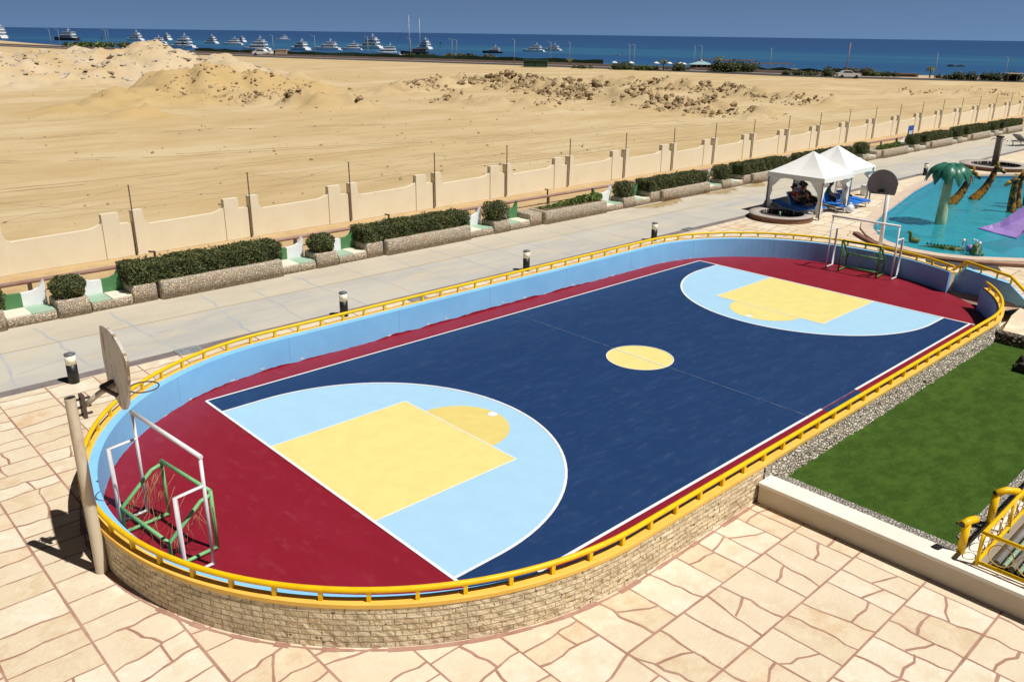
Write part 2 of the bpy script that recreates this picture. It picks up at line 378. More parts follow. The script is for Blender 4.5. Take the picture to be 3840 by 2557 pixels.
# ------------------------------------------------------------------ court walls: a stadium ring
CX0, CX1, CY, RIN, RMID, ROUT = 3.3, 26.9, 7.5, 8.65, 9.04, 9.27
def path(step=.35, a0=-32, a1=310):
    """samples (base point, normal, arc length at ROUT) running anticlockwise round the court"""
    P = []
    def arc(cx, d0, d1):
        n = max(2, int(abs(d1 - d0) * PI / 180 * ROUT / step))
        for i in range(n + 1):
            a = rad(d0 + (d1 - d0) * i / n); P.append((cx, CY, math.cos(a), math.sin(a)))
    def line(xa, xb, ny):
        n = int(abs(xb - xa) / step)
        for i in range(1, n): P.append((xa + (xb - xa) * i / n, CY, 0, ny))
    arc(CX1, a0, 90); line(CX1, CX0, 1); arc(CX0, 90, 270); line(CX0, CX1, -1); arc(CX1, 270, a1)
    L = [0]
    for p, q in zip(P, P[1:]):
        L.append(L[-1] + math.hypot(q[0] + q[2] * ROUT - p[0] - p[2] * ROUT, q[1] + q[3] * ROUT - p[1] - p[3] * ROUT))
    return P, L
PT, PL = path()
def rin(i): return 8.84 - .13 * PT[i][3]
def at(i, d): return (PT[i][0] + PT[i][2] * d, PT[i][1] + PT[i][3] * d)
def sweep(mb, prof, i0, i1, closed=True, uv=False):
    """sweep a (d, z) profile along samples i0..i1"""
    n = len(prof); o = len(mb.v)
    for i in range(i0, i1 + 1):
        for d, z in prof:
            x, y = at(i, rin(i) if d == RIN else d); mb.v.append((x, y, z))
            if uv: mb.uv[len(mb.v) - 1] = (PL[i], z)
    for i in range(i1 - i0):
        for j in range(n if closed else n - 1):
            k = (j + 1) % n
            mb.f.append((o + i * n + j, o + (i + 1) * n + j, o + (i + 1) * n + k, o + i * n + k)[::-1]); mb.m.append(0); mb.sm.append(False)
    if closed:
        mb.f.append(tuple(o + j for j in range(n))); mb.m.append(0); mb.sm.append(False)
        mb.f.append(tuple(o + (i1 - i0) * n + j for j in range(n))[::-1]); mb.m.append(0); mb.sm.append(False)
def brick_mat():
    m = bpy.data.materials.new('split face stone brick'); m.use_nodes = True
    N, L = m.node_tree.nodes, m.node_tree.links; b = N['Principled BSDF']; b.inputs['Roughness'].default_value = .9
    uv = N.new('ShaderNodeUVMap'); br = N.new('ShaderNodeTexBrick')
    for k, v in dict(Scale=1, **{'Mortar Size': .012, 'Mortar Smooth': .3, 'Bias': 0, 'Brick Width': .52, 'Row Height': .143}).items(): br.inputs[k].default_value = v
    br.inputs['Color1'].default_value = (.78, .64, .43, 1); br.inputs['Color2'].default_value = (.68, .53, .33, 1); br.inputs['Mortar'].default_value = (.40, .31, .20, 1)
    L.new(uv.outputs[0], br.inputs['Vector'])
    tc = N.new('ShaderNodeTexCoord'); n = N.new('ShaderNodeTexNoise'); n.inputs['Scale'].default_value = 5; n.inputs['Detail'].default_value = 6
    L.new(tc.outputs['Object'], n.inputs['Vector'])
    n2 = N.new('ShaderNodeTexNoise'); n2.inputs['Scale'].default_value = 1.1; n2.inputs['Detail'].default_value = 4; L.new(tc.outputs['Object'], n2.inputs['Vector'])
    mr = N.new('ShaderNodeMapRange'); mr.inputs['From Min'].default_value = .3; mr.inputs['From Max'].default_value = .7; mr.inputs['To Min'].default_value = .78; mr.inputs['To Max'].default_value = 1.12
    L.new(n2.outputs['Fac'], mr.inputs[0])
    mx = N.new('ShaderNodeMix'); mx.data_type = 'RGBA'; mx.blend_type = 'MULTIPLY'; mx.inputs[0].default_value = 1
    L.new(br.outputs['Color'], mx.inputs[6]); L.new(mr.outputs[0], mx.inputs[7]); L.new(mx.outputs[2], b.inputs['Base Color'])
    pit = N.new('ShaderNodeTexNoise'); pit.inputs['Scale'].default_value = 11; pit.inputs['Detail'].default_value = 2; L.new(tc.outputs['Object'], pit.inputs['Vector'])
    su = N.new('ShaderNodeMath'); su.operation = 'MULTIPLY_ADD'; su.inputs[1].default_value = .35; L.new(n2.outputs['Fac'], su.inputs[0]); L.new(pit.outputs['Fac'], su.inputs[2])
    pr = N.new('ShaderNodeMapRange'); pr.inputs['From Min'].default_value = .86; pr.inputs['From Max'].default_value = .90; L.new(su.outputs[0], pr.inputs[0])
    mp2 = N.new('ShaderNodeMix'); mp2.data_type = 'RGBA'; L.new(pr.outputs[0], mp2.inputs[0]); L.new(mx.outputs[2], mp2.inputs[6]); mp2.inputs[7].default_value = (.10, .075, .05, 1); L.new(mp2.outputs[2], b.inputs['Base Color'])
    mul = N.new('ShaderNodeMath'); mul.operation = 'MULTIPLY_ADD'; L.new(n.outputs['Fac'], mul.inputs[0]); mul.inputs[1].default_value = 1.0
    inv = N.new('ShaderNodeMath'); inv.operation = 'MULTIPLY'; inv.inputs[1].default_value = -.8; L.new(br.outputs['Fac'], inv.inputs[0]); L.new(inv.outputs[0], mul.inputs[2])
    bp = N.new('ShaderNodeBump'); bp.inputs['Strength'].default_value = 1; bp.inputs['Distance'].default_value = .10
    L.new(mul.outputs[0], bp.inputs['Height']); L.new(bp.outputs[0], b.inputs['Normal'])
    return m
m_brick = brick_mat()
def set_uv(o, mb):
    me = o.data; l = me.uv_layers.new(name='UVMap')
    for lp in me.loops: l.data[lp.index].uv = mb.uv.get(lp.vertex_index, (0, 0))

def build_court():
    n = len(PT) - 1
    w = thing('court_wall', 'low oval wall around the court, sky blue inside with an orange yellow top', 'wall', (15, -1.8, 0))
    off = Vector((-15, 1.8, 0))
    def put(mb, name, m):
        mb.v = [tuple(Vector(p) + off) for p in mb.v]
        return mb.build(name, m, w)
    mb = MB(); sweep(mb, [(RIN, 0), (RMID, 0), (RMID, 1.1), (RIN, 1.1)], 0, n); put(mb, 'blue_render', m_wallblue)
    mb = MB(); sweep(mb, [(RMID, 1.0), (ROUT + .015, 1.0), (ROUT + .015, 1.095), (ROUT, 1.105), (RMID, 1.105)], 0, n); put(mb, 'coping', m_coping)
    # where the brick ends and the cobbles start on the near side; the far side outside is rendered like the paving
    k1 = next(i for i in range(n) if PT[i][2] < -.05 and PT[i][0] == CX0)
    near = [i for i in range(n) if PT[i][3] < -.999]
    k2 = next(i for i in near if PT[i][0] > 8.7)
    k3 = next(i for i in range(k2, n) if PT[i][0] == CX1 and PT[i][2] > .1)
    mb = MB(); sweep(mb, [(RMID, 0), (ROUT - .03, 0), (ROUT - .03, 1.0), (RMID, 1.0)], 0, k1); put(mb, 'cream_render', m_cream)
    mb = MB(); sweep(mb, [(RMID, 0), (ROUT + .01, 0), (ROUT - .005, 1.0), (RMID, 1.0)], k1, k2, uv=True)
    o = put(mb, 'brick_cladding', m_brick); set_uv(o, mb)
    # cobbles: a lumpy batter
    mb = MB(); rows = 9; lp = len(range(k2, k3 + 1)) * 3
    pts = []
    for i in range(lp + 1):
        t = k2 + (k3 - k2) * i / lp; a = int(t); b = min(a + 1, n); f = t - a
        for j in range(rows):
            z = 1.0 * j / (rows - 1); d = ROUT + .02 + .18 * (1 - z) + random.uniform(-.055, .055) * (1 if j < rows - 1 else .2)
            (xa, ya), (xb, yb) = at(a, d), at(b, d); pts.append((xa + (xb - xa) * f, ya + (yb - ya) * f, z))
    fs = [(i * rows + j, (i + 1) * rows + j, (i + 1) * rows + j + 1, i * rows + j + 1)[::1] for i in range(lp) for j in range(rows - 1)]
    mb.add(pts, fs); put(mb, 'cobble_cladding', m_cobble)
    mb = MB(); sweep(mb, [(RMID, 0), (ROUT - .02, 0), (ROUT - .02, 1.0), (RMID, 1.0)], k3, n); put(mb, 'cream_render', m_cream)
    # joints in the blue render, red paint run up the foot of the wall, worn patches
    mb = MB(); jt = MB(); wn = MB(); far_i = [i for i in range(n) if PT[i][3] > .2 or (PT[i][0] == CX0 and PT[i][2] < -.4 and PT[i][3] > -.3)]
    hz = {}; random.seed(31); hcur = .05
    for i in far_i:
        for q in range(2):
            hcur = max(.0, min(.11, hcur + random.uniform(-.028, .028))) if PT[i][0] <= CX0 or PT[i][2] == 0 else max(.0, hcur * .8)
            hz[(i, q)] = hcur
    for i in far_i:
        if i + 1 not in far_i: continue
        (xa, ya), (xb, yb) = at(i, rin(i) - .004), at(i + 1, rin(i + 1) - .004); xm, ym = (xa + xb) / 2, (ya + yb) / 2; h0, h1, h2 = hz[(i, 0)], hz[(i, 1)], hz[(i + 1, 0)]
        mb.quad((xb, yb, .004), (xm, ym, .004), (xm, ym, h1), (xb, yb, h2)); mb.quad((xm, ym, .004), (xa, ya, .004), (xa, ya, h0), (xm, ym, h1))
        if random.random() < .14:
            a, b = at(i, rin(i) - .006), at(i + 1, rin(i + 1) - .006); z = h1 + random.uniform(.0, .10)
            P = [Vector((a[0], a[1], z)).lerp(Vector((b[0], b[1], z)), .5 + .42 * math.cos(t) * random.uniform(.4, 1)) + Vector((0, 0, .045 * math.sin(t) * random.uniform(.4, 1.2))) for t in [2 * PI * k / 9 for k in range(9)]]
            wn.add(P, [tuple(range(9))[::-1]])
    L_ = 0
    for i in range(n):
        if PL[i] > L_:
            L_ += 5.3; (xa, ya) = at(i, rin(i) - .003); tx, ty = -PT[i][3] * .012, PT[i][2] * .008
            jt.quad((xa + tx, ya + ty, .15), (xa - tx, ya - ty, .15), (xa - tx, ya - ty, 1.09), (xa + tx, ya + ty, 1.09))
    put(mb, 'red_paint_edge', m_red); put(wn, 'worn_patches', mat('chalky worn paint', (.62, .70, .78), .8)); put(jt, 'render_joints', mat('dark blue joint', (.17, .42, .70), .8))
    # hand rail
    r = thing('handrail', 'long yellow tube handrail on short posts running round the oval court wall', 'handrail', (15, -1.6, 1.1))
    off2 = Vector((-15, 1.6, -1.1))
    mb = MB(); mb.tube([Vector((*at(i, 9.15), 1.38)) + off2 for i in range(0, n + 1)], .068, 8); mb.build('rail', m_rail, r)
    Ltot = PL[-1]; cnt = 99; pm = MB().box(-.045, .045, -.045, .045, 0, .25).mesh('post', m_rail)
    for q in range(cnt):
        L = .5 + (Ltot - 1.0) * q / (cnt - 1)
        i = max(k for k in range(n + 1) if PL[k] <= L); i = min(i, n - 1); f = (L - PL[i]) / (PL[i + 1] - PL[i])
        (xa, ya), (xb, yb) = at(i, 9.15), at(i + 1, 9.15)
        o = bpy.data.objects.new('post', pm); COL.objects.link(o); o.parent = r
        o.location = Vector((xa + (xb - xa) * f, ya + (yb - ya) * f, 1.1)) + off2
        o.rotation_euler = (0, 0, math.atan2(yb - ya, xb - xa))
    # floor
    st = [at(i, rin(i) + .05) for i in range(0, n + 1)]
    fl = thing('court_floor', None, None); del_keys = [k for k in fl.keys()]; fl['kind'] = 'structure'
    mb = MB(); mb.face(st + [(35.0, .9), (34.2, .2)][::-1], .006); mb.build('red_surround', m_red, fl)
    mb = MB(); mb.face([(0, 0), (30, 0), (30, 15), (0, 15)], .011)
    mb.face([(15.9, -1.1), (18.5, -1.1), (18.5, -.06), (15.9, -.06)], .0105); mb.build('navy_field', m_navy, fl)
    def dee(s, cx, R, ex=0):
        P = []
        for i in range(49):
            a = -PI / 2 + PI * i / 48; P.append((cx + s * R * math.cos(a), CY - .02 + R * math.sin(a)))
        return P
    lb, yl, y2, wl, gl = MB(), MB(), MB(), MB(), MB()
    zl = [.024]
    def line(pts, w=.075, mb=wl):
        for a, b in zip(pts, pts[1:]): zl[0] += .00002; mb.strip([a, b], w, zl[0])
    for s, x0 in ((1, 0.0), (-1, 30.0)):
        cx = x0 + s * 1.46; D = dee(s, cx, 6.29)
        lb.face(([(x0, D[0][1])] + D + [(x0, D[-1][1])])[::s], .015)
        kx = x0 + s * 5.27
        K = [(x0, 4.55), (kx, 4.55), (kx, 10.32), (x0, 10.32)]
        yl.face(K[::s], .019)
        H = [(kx + s * 1.78 * math.cos(-PI / 2 + PI * i / 32), 7.44 + 1.75 * math.sin(-PI / 2 + PI * i / 32)) for i in range(33)]
        (y2 if s > 0 else yl).face(H[::s], .0187)
        line([(x0, D[0][1])] + D + [(x0, D[-1][1])], .085)
        line([K[0], K[1], K[2], K[3]], .045)
        line([(kx, 5.69), (kx, 9.19)], .03)
        wl.face([(kx + s * 1.6 + .17 * math.cos(2 * PI * i / 20), 7.44 + .17 * math.sin(2 * PI * i / 20)) for i in range(20)], .0275)
        line([(x0, -.3), (x0, 15)], .09)
    line([(0, 15), (30, 15)], .075); line([(1.7, 0), (15.9, 0)], .10); line([(18.5, 0), (30, 0)], .10)
    line([(15, 15), (15, 8.83)], .035, gl); line([(15, 6.11), (15, 0)], .035, gl); line([(15.9, 0), (18.5, 0)], .04, gl)
    line([(15, 8.8), (15, 6.14)], .05)
    yl.face([(15 + 1.36 * math.cos(2 * PI * i / 48), 7.47 + 1.36 * math.sin(2 * PI * i / 48)) for i in range(48)], .015)
    line([(15 + 1.36 * math.cos(2 * PI * i / 48), 7.47 + 1.36 * math.sin(2 * PI * i / 48)) for i in range(49)], .035)
    lb.build('light_blue_zones', m_lblue, fl); yl.build('yellow_zones', m_yel, fl); y2.build('ochre_zone', m_yel2, fl)
    wl.build('white_lines', m_white, fl); gl.build('worn_lines', m_grey_line, fl)
build_court()

# ------------------------------------------------------------------ wing wall, landing
LZ = .72
def build_landing():
    # sloping walkway out of the gap and raised landing
    mb = MB()
    mb.quad((34.6, 2.7, .009), (33.4, 1.2, .009), (30.9, -1.05, LZ + .004), (32.4, -1.6, LZ + .004))
    mb.quad((34.6, 2.7, .009), (32.4, -1.6, LZ + .004), (33.4, -1.2, LZ + .004), (35.6, 2.2, .009))
    struct(mb, 'entrance_ramp', mat('worn pink ramp', (.42, .27, .21), .85, (.55, .40, .29), .9, .4, .7))
    mb = MB(); mb.prism([(27.6, -2.0), (30.4, -1.5), (33.2, -1.3), (33.8, -3.2), (35, -9), (27.6, -9)], 0, LZ)
    struct(mb, 'raised_landing', m_pave)
    w = thing('wing_wall', 'blue wing wall of the court entrance, its top rising to a peak then dropping at the end', 'wall', (32.8, -.2, 0))
    o = Vector((-32.8, .2, 0)); t = Vector((.62, .26, 0))
    prof = [((35.0, 2.75), .55), ((34.85, 2.15), 1.12), ((33.25, -.42), 1.12), ((31.9, -1.72), .80), ((31.7, -1.95), LZ)]
    # front face leans on a plan polyline
    pts = [Vector((35.0, 2.75, 0)), Vector((34.85, 2.15, 0)), Vector((33.25, -.42, 0)), Vector((31.75, -1.9, 0))]
    tops = [.62, 1.30, 1.36, .86]
    mb = MB(); n = 4
    A = [p + o for p in pts]; B = [p + Vector((0, 0, h)) + o for p, h in zip(pts, tops)]
    C = [q + t for q in B]; D = [q + t for q in A]
    vs = A + B + C + D
    fs = []
    for i in range(3):
        fs += [(i, i + 1, n + i + 1, n + i), (n + i, n + i + 1, 2 * n + i + 1, 2 * n + i), (2 * n + i, 2 * n + i + 1, 3 * n + i + 1, 3 * n + i)]
    fs += [(0, n, 2 * n, 3 * n), (n - 1, 4 * n - 1, 3 * n - 1, 2 * n - 1)]
    mb.add(vs, fs); mb.build('blue_render', m_wallblue, w)
    r = thing('handrail', 'short yellow tube handrail bent over the blue wing wall', 'handrail', (33.2, 0, 1.1))
    o = Vector((-33.2, 0, -1.1)); h = t * .5
    R = [pts[i] + h + Vector((0, 0, tops[i] + .34)) for i in range(4)]
    R[0] = R[0] + Vector((.05, .25, -.12)); R.append(R[3] + Vector((-.75, -.75, -.35)))
    mb = MB(); mb.tube([p + o for p in R], .075, 8); mb.build('rail', m_rail, r)
    for a, b, f in ((0, 1, .55), (1, 1, 0), (1, 2, .36), (1, 2, .72), (2, 3, .05), (2, 3, .85)):
        p = pts[a].lerp(pts[b], f) + h; z = tops[a] + (tops[b] - tops[a]) * f
        MB().tube([p + o + Vector((0, 0, z - .05)), p + o + Vector((0, 0, z + .33))], .05, 6).build('post', m_rail, r)
    # shade-coloured pebble wall below the landing and the lava rocks beside the lawn
    mb = MB()
    rows, cols = 8, 60; P = []
    for i in range(cols + 1):
        y = -1.75 - 7 * i / cols
        for j in range(rows + 1):
            z = LZ * j / rows; P.append((27.35 - .18 * (1 - z) + random.uniform(-.06, .06), y, z + (random.uniform(0, .05) if j == rows else 0)))
    for i in range(cols + 1): P.append((27.75, -1.75 - 7 * i / cols, LZ + .03))
    f = [(i * (rows + 1) + j, i * (rows + 1) + j + 1, (i + 1) * (rows + 1) + j + 1, (i + 1) * (rows + 1) + j) for i in range(cols) for j in range(rows)]
    q = (cols + 1) * (rows + 1)
    f += [(i * (rows + 1) + rows, q + i, q + i + 1, (i + 1) * (rows + 1) + rows) for i in range(cols)]
    mb.add(P, f)
    solo(mb, 'pebble_wall', pebble_mat('pebble wall with painted shade', [(.10, .085, .07), (.2, .16, .12), (.15, .12, .09), (.24, .2, .16)], 4.5, (.03, .025, .02), 1.0), 'pebble wall in painted shade under the landing at the far end of the lawn', 'wall')  # shade on this face is put into its dark stone colours
    mb = MB(); random.seed(3)
    for k in range(46):
        a = random.random(); x = 24.6 + 2.0 * random.random() - .25 * a; y = -3.6 - 4.6 * a
        mb.rock((x + random.uniform(-.5, .5), y, .1 + .55 * random.random()), random.uniform(.28, .62))
    solo(mb, 'lava_rocks', m_rock, 'heap of black lava rocks at the far corner of the lawn', 'rocks')
    mb = MB()
    for k in range(260):
        a = random.random() * 2 * PI; r0 = random.random() ** .6 * .55; c = Vector((26.2 + r0 * math.cos(a), -4.9 + 1.1 * r0 * math.sin(a), 1.0 + .4 * random.random()))
        d = Vector((math.cos(a), math.sin(a), random.uniform(-.2, .9))).normalized(); sd = d.cross(Vector((0, 0, 1))).normalized() * .03
        mb.add([c - sd, c + sd, c + d * .34], [(0, 1, 2)])
    tuft = solo(mb, 'spiky_plant', leaf_mat('dry spiky leaves', (.05, .07, .04), (.22, .24, .17)), 'grey green spiky plant growing on the lava rocks', 'plant')
build_landing()

# ------------------------------------------------------------------ pool outline, paving, path
POOL = [(75.3, 18.6), (64.4, 16.75), (51.0, 13.75), (48.2, 12.95), (46.3, 12.15), (44.6, 11.0), (43.4, 9.9), (42.75, 8.8), (42.45, 7.5), (42.5, 6.2), (43.2, 4.6), (45.3, 2.2), (50, -3), (58, -8), (82, 2), (83, 13.0)]
random.seed(11)
ramp_hole = [(35.2, 2.6), (34.7, 2.6), (30.2, -1.2), (27.8, -1.9), (27.8, -8.8), (34.7, -8.8), (33.9, -3.2), (33.4, -1.4)]
flat_with_holes('paving', [(-70, -70), (140, -70), (140, 20.05), (-70, 20.05)], [POOL], 0, m_pave)
mb = MB(); mb.face([(-70, 20.05), (160, 20.05), (160, 24.8), (-70, 24.8)], 0); struct(mb, 'concrete_path', m_pathm)
mb = MB(); mb.face([(-70, 24.8), (160, 24.8), (160, 29.9), (-70, 29.9)], 0); struct(mb, 'path_edge', m_pathd if False else mat('beige concrete', (.545, .485, .385), .85, (.47, .42, .335), .3, .4, .65, .2, 25, stretch=(.6, 1.4, 1)))
mb = MB(); mb.face([(-70, 20.08), (160, 20.08), (160, 20.62), (-70, 20.62)], .006); struct(mb, 'gutter', m_gutter)
mb = MB(); mb.strip([(-70, 24.8), (160, 24.9)], .07, .005); struct(mb, 'path_joint', mat('brown joint', (.42, .31, .18), .9))
def build_joints():
    mb = MB(); P = 1.65; z = [.003]
    def inside_wall(x, y):
        if y < CY - RMID or y > CY + RMID: return False
        if CX0 <= x <= CX1: return True
        c = CX0 if x < CX0 else CX1
        return math.hypot(x - c, y - CY) < RMID
    def ok(x, y):
        if y > 20.0 or inside_wall(x, y) or in_poly(x, y, POOL): return False
        if 9.0 < x < 27.7 and y < -1.9: return False
        if x >= 27.5 and x < 35 and y < 2.7: return False
        return True
    def ln(a, b, w, wig=0):
        n = max(1, int(math.hypot(b[0] - a[0], b[1] - a[1]) / .26)) if wig else 1
        pts = [a]
        for i in range(1, n): 
            t = i / n; pts.append((a[0] + (b[0] - a[0]) * t + random.uniform(-wig, wig), a[1] + (b[1] - a[1]) * t + random.uniform(-wig, wig)))
        pts.append(b); z[0] = .003 + random.random() * .004
        for p, q in zip(pts, pts[1:]):
            if ok((p[0] + q[0]) / 2, (p[1] + q[1]) / 2): z[0] += .00003; mb.strip([p, q], w * random.uniform(.75, 1.25), z[0])
    slab = MB()
    def slabs(u0, u1, v0, v1, swap, sp0, sp1, straight, split):
        # straight parallel joints along v at every P of u; irregular joints across between them
        n = int(round((u1 - u0) / P))
        def pt(u, v): return (v, u) if swap else (u, v)
        for c in range(n + 1):
            u = u0 + c * P; v = v0
            while v < v1: ln(pt(u, v), pt(u, min(v + P, v1)), .055, 0); v += P
        for c in range(n):
            ua, ub = u0 + c * P, u0 + (c + 1) * P; v = v0 - random.random(); pa = pb = None
            while v < v1 + 1:
                st = random.random() < straight
                va, vb = (v, v) if st else (v + random.uniform(-.27, .27), v + random.uniform(-.27, .27))
                if v0 <= va <= v1 and v0 <= vb <= v1: ln(pt(ua, va), pt(ub, vb), .046 if st else .058, .012 if st else .06)
                if pa is not None:
                    cm = pt((ua + ub) / 2, (v + pa) / 2); K = [pt(ua, pa), pt(ub, pb), pt(ub, vb), pt(ua, va)]
                    if all(ok(*k) for k in K) and v0 <= min(pa, pb) and max(va, vb) <= v1:
                        slab.face(K if not swap else K[::-1], .0016, random.choice((0, 0, 0, 0, 1, 1, 1, 2, 2, 3)))
                        if random.random() < split:
                            f, g = random.uniform(.3, .7), random.uniform(.3, .7)
                            ln(pt(ua + P * f, pa + (pb - pa) * f), pt(ua + P * g, va + (vb - va) * g), .060, .065)
                pa, pb = va, vb; v += random.uniform(sp0, sp1)
    slabs(-30.25, 1.10, -14.85, 20.02, False, .62, 1.0, .42, .42)
    slabs(-14.85, 1.65, 1.10, 42.5, True, .66, 1.08, .42, .58)
    slabs(1.10, 43.15, 14.0, 20.02, False, .6, 1.0, .4, .25)
    slabs(43.15, 59.65, 3, 20.02, False, .8, 1.6, .3, .2)
    slabs(34.1, 42.35, 1.66, 13.99, False, .8, 1.6, .3, .2)
    st_ = (.78, .74, .9)
    struct(slab, 'paving_slabs', [mat('cream slab', (.68, .575, .425), .75, (.57, .42, .255), 1.3, .48, .80, .35, 9, col3=(.76, .68, .52), ns3=2.6, lo3=.52, hi3=.72), mat('pale slab', (.71, .63, .49), .75, (.63, .51, .35), 1.4, .45, .75, .35, 9, col3=(.78, .72, .60), ns3=2.3, lo3=.5, hi3=.7), mat('tan slab', (.655, .54, .38), .75, (.56, .40, .24), 1.3, .45, .75, .35, 9, col3=(.72, .62, .45), ns3=2.8, lo3=.5, hi3=.72), mat('orange stained slab', (.68, .56, .40), .75, (.58, .36, .19), .9, .46, .66, .35, 9, col3=(.72, .6, .43), ns3=2.8, lo3=.5, hi3=.72)])
    # pink band where the paving meets the court wall
    for i in range(len(PT) - 1):
        a, b = at(i, ROUT + .10), at(i + 1, ROUT + .10)
        if a[1] < 12 and a[0] < 8.9: mb.strip([a, b], .09 + random.uniform(-.05, .06), .0078)
    struct(mb, 'paving_joints', m_joint)
    mb = MB()
    for k in range(26):
        x = -14 + k * 3.05 + random.uniform(-.4, .4); pts = []; dx = random.uniform(-.6, .9)
        for q in range(9): pts.append((x + dx * q / 8 + random.uniform(-.12, .12), 20.6 + 6.8 * q / 8))
        mb.strip(pts, random.uniform(.05, .12), .003 + .00005 * k)
        if k % 2: mb.strip([(x + .3, 23.0 + random.uniform(-1, 1)), (x + 2.6, 23.2 + random.uniform(-1, 1))], .05, .0045 + .00005 * k)
    struct(mb, 'path_cracks', m_blueline)
    # damp brown stains below the leaking planters
    mb = MB()
    for x0, x1 in ((39.5, 45.5), (48.5, 53.5), (54.5, 58.0)):
        n = 22; P1 = [(x0 + (x1 - x0) * i / n, 27.75) for i in range(n + 1)]
        P2 = [(x0 + (x1 - x0) * i / n, 27.7 - (math.sin(PI * i / n) ** .5) * random.uniform(.5, 1.5)) for i in range(n + 1)]
        mb.face(P1[::-1] + P2, .006)
    struct(mb, 'damp_stains', mat('damp sand stain', (.30, .21, .10), .8, (.42, .32, .18), 1.2, .4, .65))
build_joints()
def drains():
    L = [((1.6, 20.28), 'grey drain cover in the gutter near the closest hoop'), ((13.0, 19.95), 'grey drain cover in the gutter behind the middle of the court wall'), ((36.6, 20.45), 'pale drain cover in the gutter before the round fountain')]
    mb = MB(); mb.box(-.5, .5, -.34, .34, 0, .03)
    for i in range(7): mb.box(-.44 + i * .13, -.40 + i * .13, -.28, .28, .03, .045)
    for k, (p, l) in enumerate(L):
        o = MB().build('tmp', m_drain) if False else None
        ob = bpy.data.objects.new('drain_cover', mb.mesh('drain_cover', m_drain) if k == 0 else bpy.data.objects['drain_cover'].data); COL.objects.link(ob)
        ob.location = (p[0], p[1], .008); tag(ob, l, 'drain cover', 'drain covers in the gutter')
drains()

